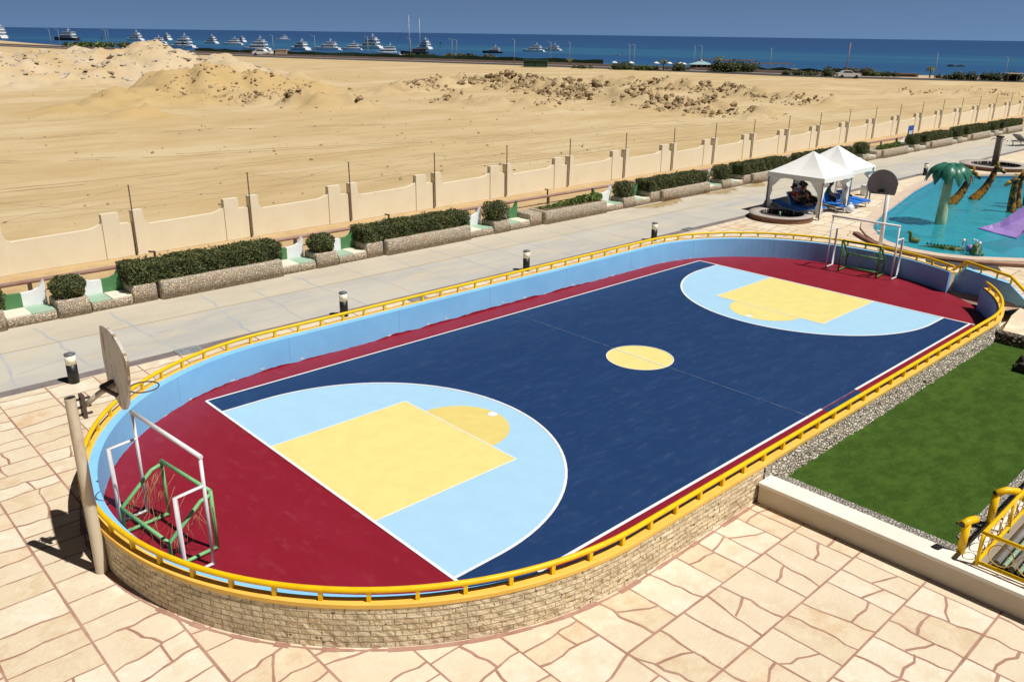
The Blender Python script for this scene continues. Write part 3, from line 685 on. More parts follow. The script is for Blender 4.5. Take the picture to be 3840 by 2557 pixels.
# ------------------------------------------------------------------ lawn, retaining wall, corner railing
def build_lawn():
    mb = MB(); GZ = .34
    mb.face([(9.35, -6.68), (27.3, -6.68), (27.3, -1.85), (9.35, -1.85)], GZ - .02)
    mb.face([(20, -9), (27.3, -9), (27.3, -6.7), (20, -6.7)], GZ - .02)
    struct(mb, 'lawn', m_grass)
    w = thing('retaining_wall', 'low cream wall in front of the lawn with a flat pale top', 'wall', (8.9, -7, 0))
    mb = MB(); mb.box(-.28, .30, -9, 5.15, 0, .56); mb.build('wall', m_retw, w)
    mb = MB(); mb.box(-.31, .34, -9, 5.17, .56, .65); mb.build('coping', mat('pale stone coping', (.80, .76, .68), .7, (.74, .68, .58), .8, .4, .7), w)
    mb = MB(); mb.face([(9.22, -6.9), (10.05, -6.9), (10.05, -1.9), (9.22, -1.9)], GZ + .01)
    mb.face([(10.05, -6.95), (27.3, -6.95), (27.3, -6.5), (10.5, -6.5)], GZ + .012)
    tag(mb.build('gravel_strip', m_gravel), 'grey gravel edging around the lawn', 'gravel', kind='stuff')
    w = thing('garden_wall', 'low pale topped wall along the right edge of the lawn', 'wall', (18, -7.05, 0))
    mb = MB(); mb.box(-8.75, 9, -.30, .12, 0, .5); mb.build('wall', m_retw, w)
    mb = MB(); mb.box(-8.75, 9, -.33, .14, .5, .57); mb.build('coping', MATS['pale stone coping'], w)
    # two bent yellow pipe stubs
    def stub(name, label, loc, pts, end):
        s = thing(name, label, 'pipe', loc, 0, 'bent yellow pipe stubs by the lawn')
        MB().tube([(0, 0, 0), (0, 0, .83)], .095, 10).build('upright', m_rail, s)
        mb = MB(); mb.tube(pts, .095, 10); mb.build('elbow', m_rail, s)
        a, b = Vector(pts[-1]), Vector(pts[-2]); d = (a - b).normalized()
        a0, b0 = Vector(pts[0]), Vector(pts[1]); d0 = (a0 - b0).normalized()
        mb = MB(); mb.tube([a + d * .005, a + d * .012], .08, 10); mb.tube([a0 + d0 * .005, a0 + d0 * .012], .08, 10); mb.build('dark_opening', m_black, s)
    stub('pipe_stub', 'yellow T shaped pipe stub at the near corner of the lawn', (9.36, -6.95, .6), [(-.22, .05, .86), (.08, -.02, .88), (.34, -.08, .84)], 0)
    stub('pipe_stub', 'yellow pipe stub with a hooked top beside the railing', (11.45, -6.93, .57), [(-.06, .02, .86), (.18, -.16, .94), (.40, -.36, .90), (.55, -.52, .68)], 0)
    # railing round the stair well
    r = thing('railing', 'yellow railing with ring ornaments around the grey and green roof', 'railing', (9.0, -7.42, .6))
    mb = MB(); mb.tube([(.05, -4.5, .92), (.05, 0, .92), (9, .02, .92)], .043, 8); mb.build('top_rail', m_rail, r)
    mb = MB(); mb.tube([(.02, -4.5, .14), (.02, 0, .14), (9, 0, .14)], .04, 6); mb.build('bottom_rail', m_rail, r)
    for p in ((.02, 0), (.02, -1.6), (.02, -3.2), (2.2, 0), (4.4, 0), (6.6, 0)): MB().tube([(p[0], p[1], 0), (p[0], p[1], .9)], .042, 6).build('post', m_rail, r)
    m_orn = mat('faded yellow iron', (.62, .36, .07), .6)
    for k in range(7):
        c = Vector((.02, -.45 - .62 * k, .52)); mb = MB(); mb.tube([c + Vector((0, .27 * math.cos(t), .27 * math.sin(t))) for t in [2 * PI * i / 16 for i in range(16)]], .013, 5, closed=True)
        mb.build('ring', m_orn, r)
    for k in range(12):
        c = Vector((.45 + .62 * k, 0, .52)); mb = MB(); mb.tube([c + Vector((.27 * math.cos(t), 0, .27 * math.sin(t))) for t in [2 * PI * i / 16 for i in range(16)]], .013, 5, closed=True)
        mb.build('ring', m_orn, r)
    # roof of grey and green tubes below the railing
    g = thing('tube_roof', 'low roof of grey and pale green tubes behind the yellow railing', 'roof', (10, -8.6, 0))
    mb = MB(); mb.box(-.6, 10, -3.5, 1.1, 0, .18); mb.build('dark_base', m_dark, g)
    for k in range(26):
        y = .98 - .17 * k
        if k % 2 == 0: MB().tube([(-.05, y, .36), (9.5, y, .36)], .085, 8).build('grey_tube', m_slat, g)
        else:
            mb = MB(); mb.tube([(-.05, y, .35), (9.5, y, .35)], .058, 8)
            for q in range(15): mb.tube([(.3 + .62 * q, y, .35), (.36 + .62 * q, y, .35)], .068, 8)
            mb.build('green_tube', m_bamboo, g)
build_lawn()

# ------------------------------------------------------------------ hoops, goals, bollards
def hoop_near():
    t = thing('basketball_hoop', 'basketball hoop on a leaning cream pole with a rusty weathered board, closest corner', 'basketball hoop', (-6.13, 7.15, 0))
    mb = MB(); mb.tube([(0, 0, 0), (.0, 0, 4.62)], .14, 14, caps=False, r2=.118); mb.build('pole', m_polec, t); mb = MB(); mb.lathe([(.112, 4.30), (.112, 4.60), (0.001, 4.60)], 14); mb.build('hollow_shade', m_black, t)  # shade inside the open pole top put in as a black disc
    mb = MB(); mb.box(.20, .28, -.10, .10, 4.05, 4.62)
    for z in (4.12, 4.30, 4.5): mb.tube([(.12, .03, z), (.42, .03, z)], .03, 6)
    mb.build('clamp', m_steel, t)
    mb = MB(); mb.tube([(.28, .0, 4.34), (.62, -.12, 4.60), (.92, -.24, 4.74)], .065, 8); mb.build('arm', m_polec, t)
    T = Vector((.14, .99, 0)); n = Vector((.99, -.14, 0)); c = Vector((.93, -.10, 0))
    out = [(0.76, 5.9), (0.48, 5.99), (0.01, 6.09), (-0.55, 6.17), (-1.08, 6.18), (-1.56, 6.13), (-1.9, 6.06), (-2.11, 5.98), (-1.97, 5.51), (-1.75, 5.12), (-1.43, 4.73), (-0.97, 4.43), (-0.63, 4.32), (-0.16, 4.31), (0.84, 4.35), (0.97, 4.73), (1.01, 5.09), (0.94, 5.49)]
    mb = MB(); mb.plate([c + T * a + Vector((0, 0, z)) for a, z in out], n * .06); mb.build('backboard', m_board, t)
    mb = MB(); P = c - T * .2 + Vector((0, 0, 4.78))
    mb.tube([P - n * .02 + T * .22, P - n * .3], .05, 6); mb.tube([P - n * .02 - T * .22 + Vector((0, 0, -.2)), P - n * .3], .05, 6); mb.build('bracket', m_steel, t)
    mb = MB(); q = Vector((1.54, -.22, 4.5)); mb.tube([q + Vector((.33 * math.cos(a), .33 * math.sin(a), 0)) for a in [2 * PI * i / 24 for i in range(24)]], .017, 6, closed=True)
    mb.tube([c + n * .06 + T * .0 + Vector((0, 0, 4.5)), q + Vector((-.32, .05, 0))], .03, 6); mb.tube([c + n * .06 - T * .2 + Vector((0, 0, 4.5)), q + Vector((-.32, -.05, 0))], .03, 6)
    mb.build('ring', m_steel, t)
hoop_near()
def hoop_far():
    t = thing('basketball_hoop', 'basketball hoop with a plain grey fan board on a white pole beside the pool', 'basketball hoop', (38.1, 8.02, 0))
    mb = MB(); mb.tube([(0, 0, 0), (-.1, .05, 4.3)], .115, 12); mb.build('pole', m_whitep, t)
    mb = MB(); mb.tube([(-.1, .05, 4.25), (-.95, .05, 4.45)], .07, 8); mb.build('arm', m_whitep, t)
    out = [(.62, 4.07), (.78, 4.22), (.88, 4.63)] + [(.0 + .87 * math.cos(a), 4.66 + .83 * math.sin(a)) for a in [PI * i / 14 for i in range(1, 14)]] + [(-.86, 4.80), (-.80, 4.28), (-.76, 4.14)]
    mb = MB(); mb.plate([Vector((-1.1, .02 + a * 1.0, z)) for a, z in out], (.06, 0, 0)); mb.build('backboard', m_boardg, t)
    mb = MB(); q = Vector((-1.55, 0, 4.26)); mb.tube([q + Vector((.34 * math.cos(a), .34 * math.sin(a), 0)) for a in [2 * PI * i / 24 for i in range(24)]], .03, 6, closed=True)
    mb.box(-1.26, -1.11, -.12, .12, 4.17, 4.38); mb.build('ring', m_black, t)
hoop_far()
def white_goal(label, loc, rz, w, d=.72, h=3.0, h2=2.2):
    """tall white frame; two posts, crossbar, and a lower rear frame at each post. local x: depth (back = -x), local y: width"""
    t = thing('tall_goal', label, 'goal', loc, rz, 'tall white goals')
    for s in (-1, 1):
        y = s * w / 2
        MB().tube([(0, y, 0), (0, y, h)], .045, 8).build('post', m_whitep, t)
        mb = MB(); mb.tube([(0, y, .05), (-d, y, .05), (-d, y, h2), (0, y, h2 + .02)], .045, 8); mb.build('rear_frame', m_whitep, t)
    MB().tube([(0, -w / 2 - .05, h), (0, w / 2 + .05, h)], .055, 8).build('crossbar', m_whitep, t)
white_goal('tall white goal frame in the nearest end of the court', (-4.16, 7.32, .012), .08, 3.52)
white_goal('tall white goal frame at the far end of the court by the pool', (34.4, 7.52, .012), PI + .06, 3.65, .85, 3.0, 2.2)
def small_goal(label, loc, rz, m, mnet, w=2.2, d=1.0, h=2.0, hb=1.15):
    """pipe goal: front posts, top bar, sloping side arms down to a rear bar, floor bars, frayed net"""
    t = thing('small_goal', label, 'goal', loc, rz, 'small green pipe goals')
    R = .05
    for s in (-1, 1):
        y = s * w / 2
        MB().tube([(0, y, .06), (0, y, h)], R, 8).build('post', m, t)
        mb = MB(); mb.tube([(0, y, h - .1), (-.28, y, h - .16), (-d, y, hb), (-d, y, .06)], R, 8); mb.build('side_arm', m, t)
        MB().tube([(0, y, .07), (-d, y, .07)], R, 8).build('floor_bar', m, t)
    MB().tube([(0, -w / 2, h), (0, w / 2, h)], R, 8).build('crossbar', m, t)
    MB().tube([(-d, -w / 2, hb), (-d, w / 2, hb)], R, 8).build('rear_bar', m, t)
    MB().tube([(-d, -w / 2, .07), (-d, w / 2, .07)], R, 8).build('floor_bar', m, t)
    mb = MB(); r = .006
    for s in (-1, 1):
        for k in range(16):
            a = random.random(); b = min(1, max(0, a + random.uniform(-.3, .3))); y = s * w / 2
            za = h - .15 - (h - hb) * a * .9; p = Vector((-d * a, y, za)); q = Vector((-d * b, y + random.uniform(-.1, .1), random.uniform(.05, za * .8)))
            mb.tube([p, p.lerp(q, .5) + Vector((random.uniform(-.08, .08), random.uniform(-.1, .1), -.05)), q], r, 3)
    for k in range(20):
        y0 = random.uniform(-w / 2, w / 2); y1 = y0 + random.uniform(-.7, .7); f = random.random()
        p = Vector((-d * f, y0, h - (h - hb) * f)); q = Vector((-d - random.uniform(-.1, .05), max(-w / 2, min(w / 2, y1)), random.uniform(.05, hb)))
        mb.tube([p, p.lerp(q, .5) + Vector((.1, random.uniform(-.1, .1), -.15)), q], r, 3)
    mb.build('net', mnet, t)
small_goal('small light green pipe goal with a torn net inside the nearest tall goal', (-3.8, 7.33, .012), .12, m_green, m_net, 2.37, 1.2, 1.68, .78)
small_goal('small dark green pipe goal inside the far tall goal', (34.2, 7.47, .012), PI + .07, m_dgreen, m_netg, 2.1, 1.0, 1.75, .85)
def bollards():
    L = [(-2.9, 19.85, 'black bollard light behind the nearest hoop board'), (8.85, 19.95, 'black bollard light behind the left half of the long court wall'), (20.75, 20.1, 'black bollard light behind the middle of the far handrail, second from the round fountain'), (32.1, 20.0, 'black bollard light closest to the round fountain by the gazebos'), (74.3, 19.8, 'farthest black bollard light, beside the palm sculpture')]
    t = thing('bollard_light', L[0][2], 'bollard', (L[0][0], L[0][1], 0), 0, 'bollard lights along the gutter')
    MB().lathe([(.19, 0), (.19, .74)], 18).build('body', m_black, t)
    MB().lathe([(.188, .74), (.188, 1.10)], 18).build('lamp_lens', m_lamp, t)
    MB().lathe([(.195, 1.10), (.195, 1.14), (.10, 1.18), (0.0, 1.19)], 18).build('cap', mat('grey cap', (.12, .13, .14), .5), t)
    for x, y, l in L[1:]: dup(t, l, (x, y, 0))
bollards()

# ------------------------------------------------------------------ boundary wall, wire fence, pipe
POSTX = [-8.7, -1.4] + [5.86, 13.05, 20.45, 27.8, 35.1, 42.4, 49.9, 57.2, 64.2, 71.5, 78.8, 86.1, 93.5, 100.9, 108.4, 115.8, 123.2, 130.6, 138.0, 145.4, 152.8, 160.2]
def build_boundary():
    Y = 37.5
    w = thing('boundary_wall', 'long cream boundary wall with paired stepped pillars in front of the desert', 'wall', (40, Y, 0))
    for i in range(len(POSTX) - 1):
        a, b = POSTX[i] + .02, POSTX[i + 1] - .10; d = b - a
        # outline of one panel: tall pillar, scooped top, tall pillar, low link
        P = [(a, 0), (b, 0), (b, 1.90), (b - .62, 1.92), (b - .64, 2.52), (b - 1.55, 2.54), (b - 1.57, 2.25)]
        for k in range(6):
            t = k / 5; P.append((b - 1.62 - .9 * t, 2.05 - .25 * (1 - (1 - t) ** 2)))
        P += [(a + .95, 1.72), (a + .75, 1.82), (a + .62, 2.1), (a + .58, 2.55), (a + .0, 2.57)]
        mb = MB(); mb.plate([Vector((x - 40, -.13, z)) for x, z in P], (0, .26, 0)); mb.box(a - .02 - 40, a + .6 - 40, -.22, .22, 0, 2.6)
        mb.box(b - 1.57 - 40, b - .63 - 40, -.19, .19, 0, 2.565)
        mb.build('panel', m_cream, w)
    f = thing('wire_fence', 'thin barbed wire fence on dark steel posts fixed to the boundary wall', 'fence', (40, Y - .24, 0))
    pm = MB().box(-.028, .028, -.028, .028, .1, 4.1).mesh('post', mat('brown fence steel', (.13, .09, .06), .7, (.2, .13, .08), 4, .4, .7))
    for x in POSTX:
        o = bpy.data.objects.new('post', pm); COL.objects.link(o); o.parent = f; o.location = (x - 40, -.06, 0); o.rotation_euler = (0, random.uniform(-.012, .012), 0)
    m_wire = mat('grey wire', (.22, .18, .13), .6)
    for k, z in enumerate((2.75, 3.1, 3.45, 3.8, 4.05)):
        mb = MB()
        for a, b in zip(POSTX, POSTX[1:]):
            mb.tube([(a - 40, 0, z), ((a + b) / 2 - 40, 0, z - .06), (b - 40, 0, z)], .006, 3, caps=False)
        mb.build('wire', m_wire, f)
    mb = MB()
    for i, (a, b) in enumerate(zip(POSTX, POSTX[1:])):
        if b < 90: mb.tube([(a - 40, 0, 4.0), ((a + b) / 2 - 40, 0, 3.2), (b - 40, 0, 2.7)], .005, 3, caps=False); mb.tube([(a - 40, 0, 2.7), ((a + b) / 2 - 40, 0, 3.3), (b - 40, 0, 4.0)], .005, 3, caps=False)
    mb.build('wire', m_wire, f)
    p = thing('water_pipe', 'long dusty pink pipe on low legs in front of the boundary wall', 'pipe', (40, 33, 0))
    mb = MB(); mb.tube([(x - 40, 0, .62) for x in (-14, 20, 60, 110, 165)], .11, 8); mb.build('pipe', m_pipe, p)
    for k in range(24):
        x = -8.2 + 7.3 * k; mb = MB(); mb.box(x - 40 - .09, x - 40 + .09, -.07, .07, 0, .52); mb.build('leg', m_steel, p)
    for x in (5.3, 20.6, 35.5): 
        mb = MB(); mb.tube([(x - 40, 0, .62), (x - 40, -.02, 1.12), (x - 40 - .3, -.02, 1.18)], .055, 6); mb.build('valve', m_steel, p)
    mb = MB(); mb.face([(-70, 29.9), (170, 29.9), (170, 39), (-70, 39)], -.012); struct(mb, 'dirt_strip', m_dirt)
build_boundary()

# ------------------------------------------------------------------ planters, benches, hedges
def leaves(mb, pts, size, out=.4):
    for p, nrm in pts:
        nrm = (Vector(nrm) * out + Vector((random.uniform(-1, 1), random.uniform(-1, 1), random.uniform(-.6, 1)))).normalized()
        a = nrm.orthogonal().normalized(); a.rotate(Quaternion(nrm, random.random() * 6.3)); b = nrm.cross(a)
        s = size * random.uniform(.6, 1.3); c = Vector(p)
        mb.add([c - a * s, c - b * s * .5, c + a * s, c + b * s * .5], [(0, 1, 2, 3)])
def hedge_mesh(lx, ly, lz, n, size=.075, lump=.09, name='foliage'):
    """clipped hedge: leaves on a wavy box shell; returns (leaf mesh, core mesh); local origin at base, x from 0"""
    mb = MB(); pts = []
    A = [lx * ly, lx * lz, lx * lz, ly * lz, ly * lz]; tot = sum(A); ph = random.random() * 6
    for _ in range(n):
        r = random.random() * tot; k = 0
        while r > A[k]: r -= A[k]; k += 1
        u, v = random.random(), random.random(); dp = random.random() ** 2 * .16
        w = lump * (math.sin(u * lx * 2.1 + ph) * .5 + math.sin(u * lx * 5.3 + ph * 2 + v * 4) * .5) - dp
        if k == 0: p, q = (u * lx, v * ly, lz + w - .10 * (2 * v - 1) ** 4), (0, 0, 1)
        elif k == 1: p, q = (u * lx, -w, v * lz), (0, -1, 0)
        elif k == 2: p, q = (u * lx, ly + w, v * lz), (0, 1, 0)
        elif k == 3: p, q = (-w, u * ly, v * lz), (-1, 0, 0)
        else: p, q = (lx + w, u * ly, v * lz), (1, 0, 0)
        pts.append((p, q))
    for _ in range(int(lx * 9)):
        u, v = random.random() * lx, random.random() * ly; hgt = random.uniform(.04, .2)
        for k in range(5): pts.append(((u + random.uniform(-.04, .04), v + random.uniform(-.04, .04), lz + hgt * k / 4 - .03), (0, 0, 1)))
    leaves(mb, pts, size)
    core = MB().bbox(.1, lx - .1, .1, ly - .1, -.05, lz - .12, .2)
    return mb.mesh(name, m_leafd), core.mesh('twig_core', m_core)
def shrub_mesh(lx, ly, lz, n, size=.055, rnd=2.6, m=None):
    mb = MB(); pts = []
    for _ in range(n):
        d = Vector((random.gauss(0, 1), random.gauss(0, 1), random.gauss(0, 1))).normalized()
        k = (abs(d.x) ** rnd + abs(d.y) ** rnd + abs(d.z) ** rnd) ** (-1 / rnd); r = k * (1 - .3 * random.random() ** 2) * (1 + .06 * math.sin(d.x * 7 + d.z * 5))
        p = (d.x * r * lx / 2, d.y * r * ly / 2, lz / 2 + d.z * r * lz / 2); pts.append((p, d))
    leaves(mb, pts, size)
    core = MB().ball((0, 0, lz / 2), lx * .40, ly * .40, lz * .42, 10, 7, jit=.05)
    return mb.mesh('foliage', m or m_leafd), core.mesh('twig_core', m_core)
def put_mesh(me, name, parent, loc=(0, 0, 0), rz=0, sc=None):
    o = bpy.data.objects.new(name, me); COL.objects.link(o); o.location = loc; o.rotation_euler = (0, 0, rz)
    if parent: o.parent = parent
    if sc: o.scale = sc
    return o
def build_planters():
    random.seed(21)
    per, x00 = 13.25, 3.55
    # prototype pieces (local x measured from the start of the long planter)
    pl = MB().bbox(0, 6.55, 0, 1.9, 0, .90, .16, taper=.03).mesh('planter_box', m_pebble)
    eb = MB().bbox(-1.3, -.10, .22, 1.9, 0, .86, .12, taper=.02).mesh('end_block', m_pebble)
    so = MB().box(.3, 6.2, .3, 1.6, .86, .905).mesh('soil', m_soil)
    sp = MB().bbox(-.74, .74, 0, 1.5, 0, .80, .14, taper=.05).mesh('planter_box', m_pebble)
    so2 = MB().box(-.48, .48, .25, 1.25, .78, .806).mesh('soil', m_soil)
    bb = MB().bbox(0, 1.6, .02, 1.6, 0, .36, .05).mesh('base', m_pebble)
    s1 = MB().box(.02, .80, .10, 1.3, .36, .42).mesh('seat_slab', m_seatw); s2 = MB().box(.80, 1.58, .10, 1.3, .36, .418).mesh('seat_slab', m_seatg)
    def back(sign):
        # back wall scooped: low in the middle, rising to the outer side
        A = [Vector((x, 1.32, z)) for x, z in ((0, .36), (.8, .36), (.8, .98), (.42, 1.0), (.2, 1.1), (.1, 1.25), (0, 1.42))]
        B = [Vector((x, 1.32, z)) for x, z in ((.8, .36), (1.6, .36), (1.6, 1.42), (1.5, 1.25), (1.4, 1.1), (1.18, 1.0), (.8, .98))]
        return MB().plate(A, (0, .22, 0)).mesh('back_panel', m_backg), MB().plate(B, (0, .22, 0)).mesh('back_panel', m_backw)
    bA, bB = back(1)
    hm = [hedge_mesh(8.0, 1.6, .92, 19000, .055), hedge_mesh(8.0, 1.55, .86, 18000, .055)]
    sh = [shrub_mesh(1.5, 1.4, 1.0, 4200), shrub_mesh(1.45, 1.4, 1.15, 4200, rnd=4.5), shrub_mesh(1.6, 1.5, 1.2, 4200, rnd=4.5)]
    where = {-1: 'at the left edge of the photo', 0: 'nearest the camera, left of the closest hoop board', 1: 'second from the left, opposite the middle of the court', 2: 'of low green plants opposite the far half of the court', 3: 'left of the gazebos, damp ground in front', 4: 'directly behind the gazebos', 5: 'just past the gazebos', 6: 'of low plants by the blue signboard', 7: 'just past the blue signboard', 8: 'second to last in the row', 9: 'at the far right end of the row'}
    ord_b = {0: 'left', 1: 'right'}
    for k in range(-1, 10):
        x0 = x00 + per * k; far = k >= 5
        t = thing('long_planter', 'long pebbledash planter ' + where[k], 'planter', (x0, 27.75, 0), 0, 'long pebbledash planters')
        put_mesh(pl, 'planter_box', t); put_mesh(eb, 'end_block', t); put_mesh(so, 'soil', t)
        if k not in (2, 6):
            h = thing('hedge', 'clipped dark green hedge in the long planter ' + where[k].split(',')[0], 'hedge', (x0 - 1.35, 28.05, .86), 0, 'clipped hedges in the long planters')
            lm, cm = hm[k % 2]; put_mesh(lm, 'foliage', h); put_mesh(cm, 'twig_core', h)
        else:
            g = thing('low_plants', 'row of low fresh green plants in the planter ' + ('opposite the far half of the court' if k == 2 else 'by the blue signboard'), 'plants', (x0, 28.6, .88), 0, 'low plants in the open planters')
            for q in range(9):
                lm, cm = shrub_mesh(.7, .8, .45, 260, .08, 2, m_leafl)
                s_ = .6 + .1 * q if k == 2 else 1.1
                put_mesh(lm, 'plant', g, (.5 + .68 * q, random.uniform(-.1, .2), -.08), 0, (s_, s_, s_))
        # seats and the small planter in the gap to the right
        xs = x0 + 9.35
        if k < 9:
            w2 = {-1: 'at the far left', 0: 'right of the nearest hedge', 1: 'right of the second hedge', 2: 'right of the open planter', 3: 'left of the gazebos', 4: 'behind the gazebos', 5: 'left of the signboard planter', 6: 'beside the blue signboard', 7: 'past the blue signboard', 8: 'near the end of the row'}[k]
            t = thing('small_planter', 'small square pebbledash planter ' + w2, 'planter', (xs, 27.9, 0), 0, 'small pebbledash planters')
            put_mesh(sp, 'planter_box', t); put_mesh(so2, 'soil', t)
            h = thing('shrub', 'clipped round shrub in the small planter ' + w2, 'shrub', (xs, 28.65, .74), 0, 'clipped shrubs in the small planters')
            lm, cm = sh[0 if k in (-1, 0) else 1 + k % 2]; put_mesh(lm, 'foliage', h); put_mesh(cm, 'twig_core', h)
            for q, xb in enumerate((x0 + 6.9, x0 + 10.25)):
                b = thing('bench', 'masonry bench ' + ord_b[q] + ' of the small planter ' + w2, 'bench', (x0 + (6.56, 10.10)[q], 27.95, 0), 0, 'masonry benches between the planters'); b.scale = ((1.27, 1.15)[q], 1, 1.12)
                put_mesh(bb, 'base', b)
                put_mesh(s1, 'seat_slab', b, (0, 0, 0) if q == 0 else (.8, 0, -.001)); put_mesh(s2, 'seat_slab', b, (0, 0, 0) if q == 0 else (-.8, 0, .001))
                if q == 0: put_mesh(bA, 'back_panel', b); put_mesh(bB, 'back_panel', b)
                else: put_mesh(bA, 'back_panel', b, (1.6, 0, 0), 0, (-1, 1, 1)); put_mesh(bB, 'back_panel', b, (1.6, 0, 0), 0, (-1, 1, 1))
    s = thing('signboard', 'small blue and white signboard on a post behind the far planters', 'sign', (96.0, 30.6, 0))
    MB().box(-.06, .06, -.06, .06, 0, 2.4).build('post', m_steel, s)
    o = MB().box(-.75, .75, -.12, -.07, 1.35, 2.55).build('panel', mat('sign blue', (.03, .12, .38), .5), s)
    mb = MB(); mb.box(-.5, .5, -.13, -.122, 1.5, 1.95); mb.build('white_field', m_whitep, s)
build_planters()

# ------------------------------------------------------------------ gazebos, loungers, people
def gazebo(label, c, h, mark=False):
    t = thing('gazebo', label, 'gazebo', (c[0], c[1], 0), 0, 'white gazebos by the pool')
    a, E, A = 2.25, 3.0, 4.55
    mb = MB(); n = 8
    # canopy: four slightly sagging panels and a valance
    P = []
    for s in range(4):
        p0 = Vector((a, -a, E)); p1 = Vector((a, a, E)); R = Matrix.Rotation(PI / 2 * s, 3, 'Z'); p0, p1 = R @ p0, R @ p1
        top = Vector((0, 0, A)); grid = []
        for i in range(n + 1):
            for j in range(n + 1):
                e = p0.lerp(p1, j / n); q = e.lerp(top, i / n); q.z -= .16 * math.sin(PI * i / n) * (1 - .6 * abs(2 * j / n - 1)); grid.append(q)
        f = [(i * (n + 1) + j, i * (n + 1) + j + 1, (i + 1) * (n + 1) + j + 1, (i + 1) * (n + 1) + j) for i in range(n) for j in range(n)]
        mb.add(grid, f, 0, False)
    mb.build('canopy', m_tentc, t)
    mb = MB()
    for s in range(4):
        R = Matrix.Rotation(PI / 2 * s, 3, 'Z'); g = []
        for j in range(13):
            y = -a + 2 * a * j / 12; w = .025 * math.sin(j * 2.4 + s)
            g += [R @ Vector((a + .01, y, E + .01)), R @ Vector((a + .03 + w, y, E - .32 + .03 * math.sin(j * 1.7))), ]
        mb.add(g, [(2 * j, 2 * j + 2, 2 * j + 3, 2 * j + 1) for j in range(12)], 0, True)
    mb.build('valance', m_tentc, t)
    for k, (x, y) in enumerate(((1, -1), (1, 1), (-1, 1), (-1, -1))):
        X, Y = x * (a - .08), y * (a - .08)
        lg = MB().tube([(X, Y, 0), (X, Y, E)], .05, 6).build('leg', MATS['grey cap'], t)
        # gathered corner curtain: spreads under the eave, pinched, hangs along the leg
        mb = MB(); rows = []
        for i in range(11):
            f = i / 10; z = E - .3 - (E - .45) * f
            w = .85 * (1 - f * 2.6) + .20 if f < .27 else (.33 + .07 * math.sin(f * 15 + k))
            w = max(w, .24)
            rows.append([(X - x * w, Y - y * .03, z), (X - x * w * .5, Y - y * .10, z), (X + x * .02, Y + y * .02, z), (X - x * .10, Y - y * w * .5, z), (X - x * .03, Y - y * w, z)])
        m = 5; mb.add([p for r in rows for p in r], [(i * m + j, i * m + j + 1, (i + 1) * m + j + 1, (i + 1) * m + j) for i in range(10) for j in range(m - 1)], 0, True)
        mb.build('curtain', m_tentc, t)
    if mark:
        mb = MB(); g = [(1.55, .10), (1.75, .20), (1.95, .10), (1.85, .10), (1.80, .02), (1.66, .02), (1.62, .10)]
        mb.plate([Vector((g_[0], -a - .07, E - .25 + g_[1])) for g_ in g], (0, .012, 0)); mb.build('emblem', m_black, t)
    return t
gazebo('nearer white gazebo with loungers and people in its shade', (48.4, 18.25), 0)
gazebo('farther white gazebo with a small dark emblem on its valance', (53.35, 18.85), 0, True)

def lounger_parts(backang):
    """local x from head (0) to feet; seat height .5"""
    fr, cu = MB(), MB(); a = rad(backang); hx, hz = 1.05, .50
    for s in (-1, 1):
        y = .42 * s
        fr.tube([(.1, y, .44), (2.85, y, .44)], .045, 6)
        for x in (.45, 2.45): fr.tube([(x - .12, y, .42), (x, y, .2), (x - .05, y, .01)], .045, 6)
    for x in (.12, 1.0, 1.9, 2.83): fr.tube([(x, -.42, .44), (x, .42, .44)], .035, 6)
    ex, ez = hx - math.cos(a) * 1.08, hz + math.sin(a) * 1.08
    fr.tube([(hx, -.40, hz), (ex, -.40, ez), (ex, .40, ez), (hx, .40, hz)], .035, 6)
    cu.bbox(1.06, 2.88, -.41, .41, .47, .58, .08)
    M = Matrix.Translation((hx, 0, hz)) @ Matrix.Rotation(a, 4, 'Y') @ Matrix.Translation((-1.1, 0, 0))
    b = MB().bbox(0, 1.08, -.41, .41, 0, .11, .08); o = cu.add([M @ Vector(p) for p in b.v], [], 0)
    for f, s in zip(b.f, b.sm): cu.f.append(tuple(i + o for i in f)); cu.m.append(0); cu.sm.append(s)
    return fr, cu
LM = {}
def lounger(label, x, y, rz, ang):
    t = thing('sun_lounger', label, 'sun lounger', (x, y, 0), rz, 'blue sun loungers at the gazebos')
    if ang not in LM:
        f, c = lounger_parts(ang); LM[ang] = (f.mesh('frame', m_lfr), c.mesh('cushion', m_lblu))
    put_mesh(LM[ang][0], 'frame', t); put_mesh(LM[ang][1], 'cushion', t); return t
D = rad(-108)
LG = [((47.35, 20.2), 10, 'flat blue sun lounger nearest the round fountain'), ((48.3, 19.95), 55, 'blue sun lounger under the person in the red top'), ((49.35, 19.7), 60, 'blue sun lounger under the person in black'),
      ((50.0, 20.3), 62, 'blue sun lounger under the person in the pink top'), ((51.2, 18.9), 64, 'blue sun lounger under the person in the green top'), ((52.6, 18.9), 25, 'sunlit blue sun lounger with a slightly raised back between the gazebos'), ((53.6, 18.9), 8, 'flat sunlit blue sun lounger in the middle of the farther gazebo'), ((54.7, 18.8), 18, 'sunlit blue sun lounger farthest from the court')]
for (x, y), a, l in LG: lounger(l, x, y, D, a)

